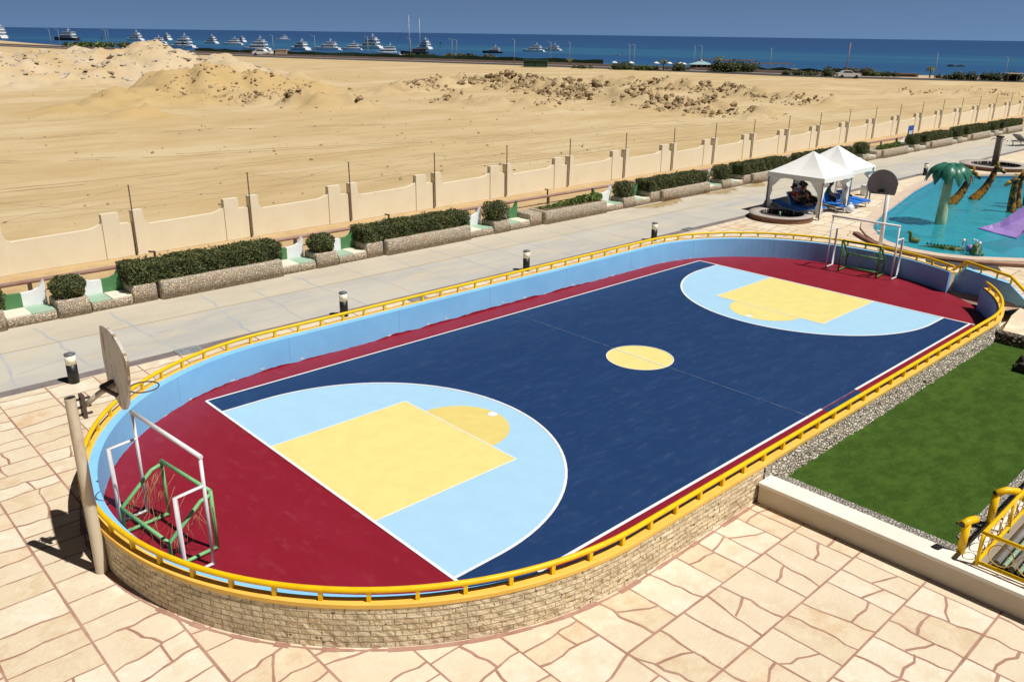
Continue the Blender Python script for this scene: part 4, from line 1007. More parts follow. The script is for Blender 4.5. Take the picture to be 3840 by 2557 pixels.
def skin_mesh(name, verts, edges, m, lv=1):
    """grow one continuous surface on a skeleton; verts = [(pos, radius)]"""
    me = bpy.data.meshes.new(name); bm = bmesh.new(); ly = bm.verts.layers.skin.verify(); vs = []
    for i, (p, r) in enumerate(verts):
        v = bm.verts.new(p); v[ly].radius = (r, r) if not isinstance(r, tuple) else r; v[ly].use_root = i == 0; vs.append(v)
    for a, b in edges: bm.edges.new((vs[a], vs[b]))
    bm.to_mesh(me); bm.free()
    o = bpy.data.objects.new(name + '_tmp', me); COL.objects.link(o)
    s = o.modifiers.new('s', 'SKIN'); s.use_smooth_shade = True; u = o.modifiers.new('u', 'SUBSURF'); u.levels = u.render_levels = lv
    dg = bpy.context.evaluated_depsgraph_get(); dg.update()
    r = bpy.data.meshes.new_from_object(o.evaluated_get(dg)); bpy.data.objects.remove(o); r.name = name
    r.materials.clear(); r.materials.append(m)
    return r
def person(label, loc, rz, J, top, trousers, hair='short', shoes=None):
    """J: joint positions; one skinned body, clothes and hair as children"""
    t = thing('person', label, 'person', loc, rz, 'people resting under the gazebos')
    V = Vector; H = V(J['head']); N_ = V(J['neck']); f = V(J['face']).normalized(); up = (H - N_).normalized()
    vs, es = [], []
    def add(p, r, par=None):
        vs.append((tuple(p), r)); i = len(vs) - 1
        if par is not None: es.append((par, i))
        return i
    hip = add(J['hip'], .20); ch = add(J['chest'], .23, hip); nk = add(N_, .085, ch); hd = add(H - up * .06, .145, nk); ht = add(H + up * .12, .135, hd)
    add(H + f * .17, .03, hd)
    for s in ('L', 'R'):
        k = add(J['knee' + s], .115, add(V(J['hip']).lerp(V(J['knee' + s]), .25), .15, hip)); a = add(J['ankle' + s], .06, k); add(J['toe' + s], .05, a)
        sh = add(J['sh' + s], .105, ch); e = add(J['elb' + s], .07, sh); w = add(J['hand' + s], .045, e)
        d = (V(J['hand' + s]) - V(J['elb' + s])).normalized(); sd = d.cross(V((0, 0, 1))).normalized(); pm = add(V(J['hand' + s]) + d * .10, .05, w)
        for q in range(4): add(V(J['hand' + s]) + d * (.24 + (.03, .05, .04, .0)[q]) + sd * (.045 * (q - 1.5)) + V((0, 0, -.03)), .013, pm)
        add(V(J['hand' + s]) + d * .12 + sd * .11, .014, w)
    put_mesh(skin_mesh('body', vs, es, m_skin), 'body', t)
    vs, es = [], []
    hp = add(V(J['hip']).lerp(V(J['chest']), .15), .235); c = add(J['chest'], .27, hp); add(V(J['chest']).lerp(N_, .6), .15, c)
    for s in ('L', 'R'): sh = add(J['sh' + s], .135, c); add(V(J['sh' + s]).lerp(V(J['elb' + s]), .75), .105, sh)
    put_mesh(skin_mesh('top', vs, es, top), 'top', t)
    vs, es = [], []
    hp = add(J['hip'], .235)
    for s in ('L', 'R'): k = add(J['knee' + s], .14, add(V(J['hip']).lerp(V(J['knee' + s]), .3), .18, hp)); add(V(J['knee' + s]).lerp(V(J['ankle' + s]), .8), .095, k)
    put_mesh(skin_mesh('trousers', vs, es, trousers), 'trousers', t)
    vs, es = [], []
    h0 = add(H + up * .06 - f * .05, .165); add(H + up * .16 - f * .0, .13, h0); b = add(H - f * .10 - up * .04, .13, h0)
    if hair == 'long': b2 = add(H - f * .13 - up * .35, .13, b); add(H - f * .12 - up * .7, .08, b2)
    put_mesh(skin_mesh('hair', vs, es, m_hair), 'hair', t)
    if shoes:
        for s in ('L', 'R'):
            mb = MB(); a, b = V(J['ankle' + s]), V(J['toe' + s]); mb.ball(a.lerp(b, .5), .19, .10, .09, 8, 6); mb.build('shoe', shoes, t)
    return t
def recline(lean=55, kneeup=.42, arm=0):
    a = rad(lean); c, s = math.cos(a), math.sin(a); hip = Vector((1.2, 0, .78)); d = Vector((-c, 0, s))
    ch = hip + d * .58; nk = hip + d * .88; hd = nk + Vector((.02, 0, .25))
    J = dict(hip=hip, chest=ch, neck=nk, head=hd, face=(1, 0, .05))
    for k, y in (('L', 1), ('R', -1)):
        J['sh' + k] = hip + d * .74 + Vector((0, .27 * y, 0)); J['elb' + k] = hip + d * .38 + Vector((.22, .40 * y, -.02)); J['hand' + k] = hip + Vector((.42, (.24 - .05 * arm) * y, .18))
        kx = .62 if y > 0 else .70; kz = kneeup if y > 0 else kneeup * .5
        J['knee' + k] = hip + Vector((kx, .14 * y, kz)); J['ankle' + k] = hip + Vector((1.24 + .05 * y, .14 * y, -.08)); J['toe' + k] = hip + Vector((1.36 + .05 * y, .16 * y, .09))
    return J
m_rtop = mat('dark red cloth', (.22, .02, .02), .85); m_btop = mat('black cloth', (.012, .012, .014), .9); m_ptop = mat('pink cloth', (.55, .22, .30), .85)
m_gtop = mat('dark green cloth', (.02, .14, .09), .85); m_jean = mat('dark navy trousers', (.02, .022, .03), .9)
person('person in a red top and dark trousers reclining nearest the round fountain', (48.3, 19.95, 0), D, recline(58, .4), m_rtop, m_btop)
person('person in black clothes with long dark hair reclining in the middle of the gazebo', (49.35, 19.7, 0), D, recline(62, .3, 1), m_btop, m_btop, 'long')
person('person in a pink top reclining at the back of the gazebo', (50.0, 20.3, 0), D, recline(64, .2), m_ptop, m_jean)
Js = recline(80, .1)
hip = Vector((1.2, 0, .80))
Js = dict(hip=hip, chest=hip + Vector((.08, 0, .55)), neck=hip + Vector((.2, 0, .84)), head=hip + Vector((.28, 0, 1.08)), face=(1, 0, -.2))
for k, y in (('L', 1), ('R', -1)):
    Js['sh' + k] = hip + Vector((.12, .28 * y, .72)); Js['elb' + k] = hip + Vector((.35, .34 * y, .36)); Js['hand' + k] = hip + Vector((.62, .18 * y, .16))
    Js['knee' + k] = hip + Vector((.66, .2 * y, .02)); Js['ankle' + k] = hip + Vector((.78, .2 * y, -.68)); Js['toe' + k] = hip + Vector((1.0, .22 * y, -.74))
person('person in a dark green top and white shoes sitting at the gazebo edge', (50.6, 19.25, 0), rad(-62), Js, m_gtop, m_jean, 'short', m_lfr)

def small_things():
    # water weights on gazebo legs, chair and side table behind
    mb = MB(); mb.ball((0, 0, .34), .36, .30, .34, 12, 8, jit=.03); mb.tube([(0, 0, .62), (0, 0, .78)], .10, 8)
    solo(mb, 'weight_bag', mat('pale plastic bag', (.62, .66, .74), .5), 'pale blue white weight bag tied at the front leg of the nearer gazebo', 'bag', (50.75, 15.95, 0))
    mb = MB(); mb.bbox(-.4, .4, -.3, .3, 0, .55, .1); mb.bbox(-.3, .2, -.25, .2, .55, .8, .1)
    solo(mb, 'towel_pile', mat('grey towel', (.30, .33, .40), .9), 'grey towel heap at the head of the flat lounger by the fountain', 'towel', (46.65, 20.55, 0), .4)
    t = thing('chair', 'pale brown metal garden chair behind the sunlit loungers', 'chair', (58.2, 20.1, 0), 2.2)
    mc = mat('brown chair frame', (.32, .22, .16), .6)
    for x, y in ((0, 0), (.7, 0), (.7, .7), (0, .7)): MB().tube([(x, y, 0), (x, y, .65 if y else 1.35)], .035, 6).build('leg', mc, t)
    MB().box(-.03, .73, -.02, .73, .62, .68).build('seat', mc, t)
    mb = MB()
    for i in range(5): mb.box(.04 + .14 * i, .09 + .14 * i, -.02, .02, .7, 1.35)
    mb.tube([(0, 0, 1.36), (.7, 0, 1.36)], .035, 6); mb.build('backrest', mc, t)
    MB().bbox(-.3, .3, -.3, .3, 0, .9, .1).build('bin', m_lfr, None)
    o = bpy.data.objects['bin']; o.name = 'white_bin'; o.location = (58.9, 18.6, 0); tag(o, 'small white bin at the far leg of the farther gazebo', 'bin')
small_things()

# ------------------------------------------------------------------ round fountains, shower, pool
def round_basin(name, label, c, R, jets):
    t = thing(name, label, 'fountain', (c[0], c[1], 0), 0)
    MB().lathe([(R, 0), (R, .36)], 48, caps=False).build('brick_side', m_stone, t)
    MB().lathe([(R * .70, .10), (R * .70, .37), (R * .72, .40), (R * 1.02, .40), (R * 1.03, .36), (R, .34)], 48, caps=False).build('rim', m_rim, t)
    MB().lathe([(R * .70, .36), (R * .70, .03), (0, .03)], 40, caps=False, smooth=False).build('basin', m_dark, t)
    if jets: MB().tube([(0, .1, .02), (0, .1, .46)], .06, 8).build('jet_pipe', m_green, t)
    return t
round_basin('round_fountain', 'round dark basin with a pale rim in front of the nearer gazebo', (44.95, 18.35), 2.25, True)
round_basin('round_fountain', 'round dark basin with a pale rim around the tall shower post', (85.6, 17.2), 3.3, False)
def pool():
    s = thing('shower_post', 'grey stone shower post standing in the far round basin', 'shower', (86.6, 17.6, 0))
    mb = MB(); mb.bbox(-.27, .27, -.27, .27, 0, 3.0, .06); mb.build('post', mat('grey brown stone post', (.28, .23, .19), .85, (.2, .17, .14), 3, .4, .6, .3, 8), s)
    for sg in (-1, 1):
        mb = MB(); mb.tube([(0, .25 * sg, 2.75), (0, .6 * sg, 2.85), (0, .8 * sg, 2.62)], .04, 6); mb.build('shower_head', m_chrome, s)
    MB().bbox(-.33, .33, -.33, .33, 3.0, 3.12, .05).build('cap', m_black, s)
    # basin: floor, walls, coping, water
    w = MB(); n = len(POOL)
    sh = MB(); sh.face(POOL, -1.3); struct(sh, 'pool_floor', m_pool)
    for i in range(n):
        a, b = POOL[i], POOL[(i + 1) % n]; w.quad((a[0], a[1], -1.3), (b[0], b[1], -1.3), (b[0], b[1], .0), (a[0], a[1], .0))
    struct(w, 'pool_wall', m_poolw)
    cp = MB()
    def offp(d):
        r = []
        for i in range(n):
            p, q, s_ = Vector(POOL[i - 1]), Vector(POOL[i]), Vector(POOL[(i + 1) % n])
            n1 = Vector(((q - p).y, -(q - p).x)).normalized(); n2 = Vector(((s_ - q).y, -(s_ - q).x)).normalized()
            m = (n1 + n2).normalized(); r.append(q - m * d / max(.5, m.dot(n1)))
        return r
    area = sum(POOL[i - 1][0] * POOL[i][1] - POOL[i][0] * POOL[i - 1][1] for i in range(n)) / 2
    sg = 1 if area > 0 else -1
    O, I = offp(-.75 * sg), offp(.06 * sg)
    for i in range(n):
        j = (i + 1) % n
        a, b, c, d = I[i], I[j], O[j], O[i]
        z = .12
        cp.quad((a.x, a.y, z), (b.x, b.y, z), (c.x, c.y, z), (d.x, d.y, z)); cp.quad((d.x, d.y, z), (c.x, c.y, z), (c.x, c.y, 0), (d.x, d.y, 0)); cp.quad((b.x, b.y, z), (a.x, a.y, z), (a.x, a.y, -.05), (b.x, b.y, -.05))
    o = cp.build('pool_coping', m_coppool); o['kind'] = 'structure'
    m = bpy.data.materials.new('pool water'); m.use_nodes = True; N, L = m.node_tree.nodes, m.node_tree.links
    N.remove(N['Principled BSDF']); out = N['Material Output']
    tr = N.new('ShaderNodeBsdfTransparent'); tr.inputs[0].default_value = (.50, .88, .92, 1)
    df = N.new('ShaderNodeBsdfDiffuse'); df.inputs[0].default_value = (.05, .46, .56, 1)
    gl = N.new('ShaderNodeBsdfGlossy'); gl.inputs['Roughness'].default_value = .08
    fr = N.new('ShaderNodeFresnel'); fr.inputs[0].default_value = 1.33
    nz = N.new('ShaderNodeTexNoise'); nz.inputs['Scale'].default_value = 1.8; nz.inputs['Detail'].default_value = 4
    tc = N.new('ShaderNodeTexCoord'); L.new(tc.outputs['Object'], nz.inputs['Vector'])
    bp = N.new('ShaderNodeBump'); bp.inputs['Strength'].default_value = .35; bp.inputs['Distance'].default_value = .2; L.new(nz.outputs[0], bp.inputs['Height'])
    L.new(bp.outputs[0], fr.inputs['Normal']); L.new(bp.outputs[0], gl.inputs['Normal'])
    m1 = N.new('ShaderNodeMixShader'); m1.inputs[0].default_value = .55; L.new(tr.outputs[0], m1.inputs[1]); L.new(df.outputs[0], m1.inputs[2])
    mx = N.new('ShaderNodeMixShader'); L.new(fr.outputs[0], mx.inputs[0]); L.new(m1.outputs[0], mx.inputs[1]); L.new(gl.outputs[0], mx.inputs[2]); L.new(mx.outputs[0], out.inputs[0])
    wt = MB(); wt.face(POOL, -.22); o = struct(wt, 'pool_water', m)
    # curved brown border in front of the pool
    b = MB(); P = [(44.1, 12.3), (43.0, 11.2), (41.9, 9.9), (41.3, 8.6), (41.0, 7.2), (41.1, 5.7), (41.9, 3.7), (43.8, 1.2)]
    for p, q in zip(P, P[1:]):
        d = Vector((q[0] - p[0], q[1] - p[1])).normalized(); nx = Vector((d.y, -d.x)) * .16
        b.add([(p[0] - nx.x, p[1] - nx.y, 0), (q[0] - nx.x, q[1] - nx.y, 0), (q[0] + nx.x, q[1] + nx.y, 0), (p[0] + nx.x, p[1] + nx.y, 0), (p[0] - nx.x, p[1] - nx.y, .18), (q[0] - nx.x, q[1] - nx.y, .18), (q[0] + nx.x, q[1] + nx.y, .18), (p[0] + nx.x, p[1] + nx.y, .18)], [(4, 5, 6, 7), (0, 4, 7, 3), (1, 2, 6, 5), (0, 1, 5, 4), (3, 7, 6, 2)])
    solo(b, 'border_kerb', m_stone, 'low curved dark brown brick border in front of the pool', 'kerb')
    mb = MB(); mb.box(-1.9, 1.9, -.75, .75, 0, .02)
    solo(mb, 'dark_sheet', mat('dark grey sheet', (.045, .045, .05), .9, (.07, .07, .075), 2), 'dark flat sheet on the paving behind the blue wing wall', 'mat', (41.0, 4.3, .02), rad(-63))  # thin dark grey rectangle lying on the paving
    for q, (x, y, l) in enumerate(((47.35, 12.35, 'white skimmer hatch in the pool wall, upper one near the rounded corner'), (45.0, 10.95, 'white skimmer hatch in the pool wall, lower one behind the far hoop pole'))):
        mb = MB(); mb.bbox(-.14, .14, -.05, .05, -.05, .5, .03); mb.tube([(0, 0, .4), (0, .35, .44)], .06, 6)
        solo(mb, 'skimmer_hatch', m_whitep, l, 'pool fitting', (x, y, -.12), .6, 'white pool fittings')
    # ladder
    t = thing('pool_ladder', 'steel ladder handrails on the near edge of the pool', 'ladder', (43.9, 4.9, 0))
    for y in (.45, -.45):
        mb = MB(); mb.tube([(-.3, y, 0), (-.3, y, .75), (-.1, y, .95), (.15, y, .9), (.3, y, .6), (.35, y, -.5)], .045, 8); mb.build('handrail', m_chrome, t)
        mb = MB(); mb.ball((-.2, y, .9), .12, .10, .10, 8, 6); mb.build('grip', m_whitep, t)
pool()
def pool_statues():
    # palm
    t = thing('palm_sculpture', 'glazed green palm tree sculpture with a pale trunk standing in the pool', 'sculpture', (53.3, 10.25, -1.2))
    MB().tube([(0, 0, 0), (.02, 0, 1.5), (.04, 0, 3.0), (.05, 0, 4.7)], [.42, .38, .33, .28], 14).build('trunk', m_trunk, t)
    random.seed(4)
    for k in range(11):
        a = 2 * PI * k / 11; mb = MB(); rows = []; R = 1.50 + .10 * math.sin(k * 2.3)
        for i in range(9):
            f = i / 8; r = .05 + R * math.sin(f * 1.45) * .98; z = 5.2 + .25 * math.sin(f * 2.2) - 1.35 * f ** 2.2 - .12 * (k % 2)
            w = .46 * math.sin(PI * min(1, .12 + .88 * f)) ** .7 * (1 - .25 * f) + .03; fold = .42 * w
            rows.append([(r, -w, z - fold), (r, -w * .5, z + .02), (r + .02, 0, z + .07), (r, w * .5, z + .02), (r, w, z - fold)])
        Rm = Matrix.Rotation(a, 4, 'Z'); m = 5
        top = [Rm @ Vector(p) for r in rows for p in r]; o = mb.add(top + [p - Vector((0, 0, .05)) for p in top], [], 0); c = len(top)
        for i in range(8):
            for j in range(4):
                q = (i * m + j, i * m + j + 1, (i + 1) * m + j + 1, (i + 1) * m + j); mb.f.append(q); mb.m.append(0); mb.sm.append(True); mb.f.append(tuple(c + v for v in q[::-1])); mb.m.append(0); mb.sm.append(True)
        mb.build('frond', m_palm, t)
    mb = MB().ball((0, 0, 5.15), .35, .35, .22); mb.build('crown_knob', m_palm, t)
    # giraffes
    def giraffe(label, base, pts, rad_, hd, sc=1):
        t = thing('giraffe_sculpture', label, 'sculpture', base, 0, 'giraffe fountain sculptures in the pool')
        vs = [(p, r) for p, r in zip(pts, rad_)]; n = len(vs); es = [(i, i + 1) for i in range(n - 1)]
        h = Vector(pts[-1]); d = Vector(hd).normalized(); sd = d.cross(Vector((0, 0, 1))).normalized()
        k = len(vs); vs += [(h + d * .30 + Vector((0, 0, .04)), .21), (h + d * .68 - Vector((0, 0, .10)), .14), (h + d * .92 - Vector((0, 0, .18)), .12)]; es += [(n - 1, k), (k, k + 1), (k + 1, k + 2)]
        put_mesh(skin_mesh('neck', vs, es, m_gir, 2), 'neck_and_head', t)
        for s in (-1, 1):
            mb = MB(); p = h + d * .18 + sd * .10 * s + Vector((0, 0, .18)); mb.tube([p, p + Vector((0, 0, .26)) - d * .05], [.045, .035], 6); mb.ball(p + Vector((0, 0, .28)) - d * .05, .06, .06, .06, 6, 5); mb.build('horn', m_gold, t)
            mb = MB(); p = h + d * .05 + sd * .18 * s + Vector((0, 0, .1)); mb.ball(p + sd * .12 * s, .07, .16, .05, 8, 6, M=Matrix.Rotation(math.atan2(sd.y, sd.x) - PI / 2, 3, 'Z')); mb.build('ear', m_gold, t)
        mb = MB(); q = h + d * .46 - Vector((0, 0, .02)); mb.ball(q, .36, .17, .15, 10, 8, M=d.to_track_quat('X', 'Z').to_matrix()); mb.build('face', m_gold, t)
    rt = Vector((.73, -.68, 0)); 
    def along(*L): return [tuple(rt * a + Vector((0, 0, b))) for a, b in L]
    g1 = along((-.5, -.2), (0, .3), (.5, 1.0), (.85, 1.9), (1.0, 2.7)); R1 = [.46, .42, .34, .27, .23]
    giraffe('spotted giraffe sculpture leaning right, just behind the palm trunk', (62.4, 12.7, -.35), g1, R1, rt * 1 + Vector((0, 0, -.45)))
    giraffe('spotted giraffe sculpture farthest back in the pool, second from the palm', (66.0, 12.2, -.35), along((-.5, -.2), (.0, .3), (.6, 1.05), (1.0, 2.0), (1.15, 2.8)), R1, rt * 1 + Vector((0, 0, -.35)))
    g3 = along((.25, -.3), (.08, .6), (.0, 1.4), (-.02, 2.1), (.05, 2.65)); R3 = [.42, .33, .27, .25, .22]
    giraffe('giraffe sculpture facing left beside the purple slide', (62.1, 8.4, -.35), g3, R3, -rt * 1 + Vector((0, 0, -.35)))
    giraffe('upright giraffe sculpture between two others by the purple slide', (64.6, 8.8, -.35), along((.3, -.3), (.1, .6), (.0, 1.4), (-.02, 2.2), (.0, 2.7)), R3, Vector((-.5, -.8, -.3)))
    giraffe('giraffe sculpture cut by the right edge of the photo', (66.3, 8.55, -.35), along((.3, -.3), (.1, .6), (.0, 1.5), (-.02, 2.4), (.0, 3.0)), R3, -rt + Vector((0, 0, -.25)))
    # slide: flared purple chute coming down to the water from the right
    s = thing('water_slide', 'purple flared water slide running down into the pool', 'slide', (54.0, 6.0, -.3))
    dn = Vector((-.62, .25, 0)).normalized()
    mb = MB(); rows = []
    for i in range(15):
        q = 9.5 * (1 - i / 14) ** 1.6; d = Vector((.9, -.435, 0)); sd = Vector((-.435, -.9, 0)); c = Vector((-1.05, .3, 0)) + d * q
        z = .12 + .42 * max(0, q - 1.1); w = 1.66 - .72 * min(1, q / 1.7); lip = .72 * min(1, q / 2.2) + .02
        rows.append([c - sd * w + Vector((0, 0, z + lip)), c - sd * w * .80 + Vector((0, 0, z + .03)), c + Vector((0, 0, z)), c + sd * w * .80 + Vector((0, 0, z + .03)), c + sd * w + Vector((0, 0, z + lip))])
    m = 5; P = [p for r in rows for p in r]; c = len(P); mb.add(P + [p - Vector((0, 0, .1)) for p in P], [], 0)
    for i in range(14):
        for j in range(4):
            q = (i * m + j, i * m + j + 1, (i + 1) * m + j + 1, (i + 1) * m + j); mb.f.append(q); mb.m.append(0); mb.sm.append(False); mb.f.append(tuple(c + v for v in q[::-1])); mb.m.append(0); mb.sm.append(False)
        for j in (0, 4):
            q = (i * m + j, (i + 1) * m + j, c + (i + 1) * m + j, c + i * m + j); mb.f.append(q); mb.m.append(0); mb.sm.append(False)
    for j in range(4):
        i = 14; mb.f.append((i * m + j, i * m + j + 1, c + i * m + j + 1, c + i * m + j)); mb.m.append(0); mb.sm.append(False)
    mb.build('chute', m_purple, s)
    for f in ((2.6, -1.5, 1.2), (5.6, -2.9, 2.5)): MB().tube([(f[0], f[1], -.9), (f[0], f[1], f[2])], .12, 8).build('support', m_purple, s)
    # crocodile raft and frog
    t = thing('crocodile_sculpture', 'green crocodile sculpture lying along the near edge of the pool', 'sculpture', (45.5, 6.9, -.25), math.atan2(-2.6, .9))
    put_mesh(skin_mesh('croc', [((0, 0, .06), .20), ((.5, 0, .08), .24), ((1.0, 0, .06), .15), ((1.45, 0, .08), .14), ((1.85, 0, .04), .09), ((-.5, .04, .04), .16), ((-1.1, .1, .0), .10), ((-1.7, .0, 0), .05), ((.55, .38, -.05), .07), ((.55, -.38, -.05), .07), ((-.1, .34, -.05), .07), ((-.1, -.34, -.05), .07)], [(0, 1), (1, 2), (2, 3), (3, 4), (0, 5), (5, 6), (6, 7), (1, 8), (1, 9), (0, 10), (0, 11)], m_croc, 2), 'body', t)
    mb = MB()
    for i in range(12): mb.add([(-1.2 + .2 * i, -.03, .18), (-1.0 + .2 * i, -.03, .18), (-1.1 + .2 * i, 0, .36), (-1.2 + .2 * i, .03, .18), (-1.0 + .2 * i, .03, .18)], [(0, 1, 2), (4, 3, 2)])
    mb.build('back_scales', m_croc, t)
    for y in (-.09, .09): MB().ball((1.15, y, .24), .07, .06, .07, 6, 5).build('eye', m_gold, t)
    t = thing('duck_sculpture', 'small yellow green bird sculpture at the left end of the crocodile', 'sculpture', (45.6, 8.95, -.22), 2.2)
    put_mesh(skin_mesh('bird', [((0, 0, .12), .22), ((.25, 0, .2), .17), ((.3, 0, .5), .10), ((.33, 0, .72), .14), ((.52, 0, .70), .05), ((-.35, 0, .2), .07)], [(0, 1), (1, 2), (2, 3), (3, 4), (0, 5)], mat('olive yellow paint', (.09, .12, .02), .5), 2), 'body', t)
    t = thing('frog_sculpture', 'green frog sculpture with a purple ball between the ladder rails', 'sculpture', (45.2, 4.95, -.2), 2.6)
    put_mesh(skin_mesh('frog', [((0, 0, .2), .28), ((.15, 0, .5), .22), ((.25, 0, .75), .2), ((.35, .3, .1), .09), ((.35, -.3, .1), .09), ((-.2, .4, .1), .11), ((-.2, -.4, .1), .11)], [(0, 1), (1, 2), (0, 3), (0, 4), (0, 5), (0, 6)], mat('lime paint', (.12, .20, .05), .5), 2), 'body', t)
    for y in (-.12, .12): MB().ball((.3, y, .95), .08, .08, .08, 6, 5).build('eye', m_lfr, t)
    MB().ball((.15, -.5, .35), .22, .22, .22, 10, 8).build('ball', m_purple, t)
pool_statues()

# ------------------------------------------------------------------ desert, road, sea
from mathutils import noise as NZ
def fbm(x, y, s, o=4): return NZ.fractal(Vector((x * s, y * s, 3.7)), 1.0, 2.0, o)
def lerp_tab(T, v):
    if v <= T[0][0]: return T[0][1]
    for (a, b), (c, d) in zip(T, T[1:]):
        if v <= c: return b + (d - b) * (v - a) / (c - a)
    return T[-1][1]
COAST = [(-200, 470), (-50, 395), (89, 342), (150, 312), (242, 290), (396, 282), (440, 246), (520, 222), (660, 196), (800, 205), (1400, 260)]
ROAD = [(-200, 430), (20, 334), (78, 297), (116, 272), (136, 262), (188, 254), (258, 241), (382, 196), (440, 182), (660, 145), (900, 120), (1400, 90)]
def coast(y): return lerp_tab(COAST, y)
def roadx(y): return lerp_tab(ROAD, y)
# (x, y, rx, ry, height)
MOUNDS = [(34, 222, 30, 26, 7.2), (58, 226, 26, 26, 6.9), (76, 216, 13, 20, 8.3), (67, 220, 20, 22, 6.5), (88, 202, 9, 18, 6.2), (97, 192, 10, 14, 2.6), (2, 220, 40, 30, 6.2),
          (55, 212, 6, 9, 2.2), (41, 208, 9, 9, 2.6), (57, 157, 7, 12, 4.6), (64, 153, 9, 11, 5.8), (71, 149, 8, 11, 5.2), (78, 146, 8, 9, 2.6), (48, 148, 9, 9, 2.2), (42, 141, 9, 8, 1.7), (54, 138, 9, 7, 1.5), (36, 118, 5, 6, .9), (30, 132, 6, 5, .8), (66, 117, 4, 6, 1.4), (20, 196, 12, 10, 2.6), (86, 160, 9, 8, 1.6)]
RIDGES = [([(96, 143, .9), (108, 150, 1.1), (118, 154, 1.6), (130, 153, 2.4), (135, 140, 2.8), (130, 120, 2.4), (125, 103, 2.2), (121, 90, 2.0), (117, 74, 1.5), (116, 64, .6)], 5.2),
          ([(166, 150, .9), (170, 127, 1.4), (163, 103, 1.3), (155, 83, 1.2), (150, 69, .8)], 4.0),
          ([(62, 137, .8), (63, 127, 1.0), (66, 118, 1.3), (72, 114, .9)], 3.0), ([(94, 117, 1.0), (94, 106, 1.1), (96, 99, 1.0), (99, 92, .5)], 3.2), ([(200, 78, .4), (214, 62, .5), (222, 52, .5)], 2.5)]
def ridge_at(x, y):
    best, hh = 0, 0
    for pts, w in RIDGES:
        for (x0, y0, h0), (x1, y1, h1) in zip(pts, pts[1:]):
            dx, dy = x1 - x0, y1 - y0; t = max(0, min(1, ((x - x0) * dx + (y - y0) * dy) / (dx * dx + dy * dy)))
            d2 = (x - x0 - t * dx) ** 2 + (y - y0 - t * dy) ** 2
            if d2 < 16 * w * w:
                g = math.exp(-d2 / (w * w * 1.1)); hh = max(hh, (h0 + (h1 - h0) * t) * g); best = max(best, g)
    return best, hh
def height(x, y):
    z = .22 * fbm(x, y, .03) + .11 * fbm(x + 40, y, .15)
    z *= min(1, max(0, (y - 39) / 14))
    m = 0
    for mx, my, rx, ry, h in MOUNDS:
        q = ((x - mx) / rx) ** 2 + ((y - my) / ry) ** 2
        if q < 6: m = max(m, h * (math.exp(-q * 1.1) * .6 + .4 * math.exp(-q * q * 1.3)))
    if m > .05: m *= 1 + .20 * fbm(x, y, .11, 5); m += min(1, m) * 1.15 * fbm(x, y, .30, 6)
    g, r = ridge_at(x, y)
    z = max(z, z * .3 + m) + r * (1 + .3 * fbm(x, y, .3, 5)) + g * 1.9 * NZ.noise(Vector((x * .40, y * .40, 1.3))) + g * .9 * NZ.noise(Vector((x * 1.3, y * 1.3, 7)))
    rx_ = roadx(y)
    if x > rx_ - 16:
        k = min(1, (x - rx_ + 16) / 14); z *= (1 - k)
    d = x - coast(y)
    if d > -6: z = min(z, .0) - min(4, (d + 6) * .12)
    return z
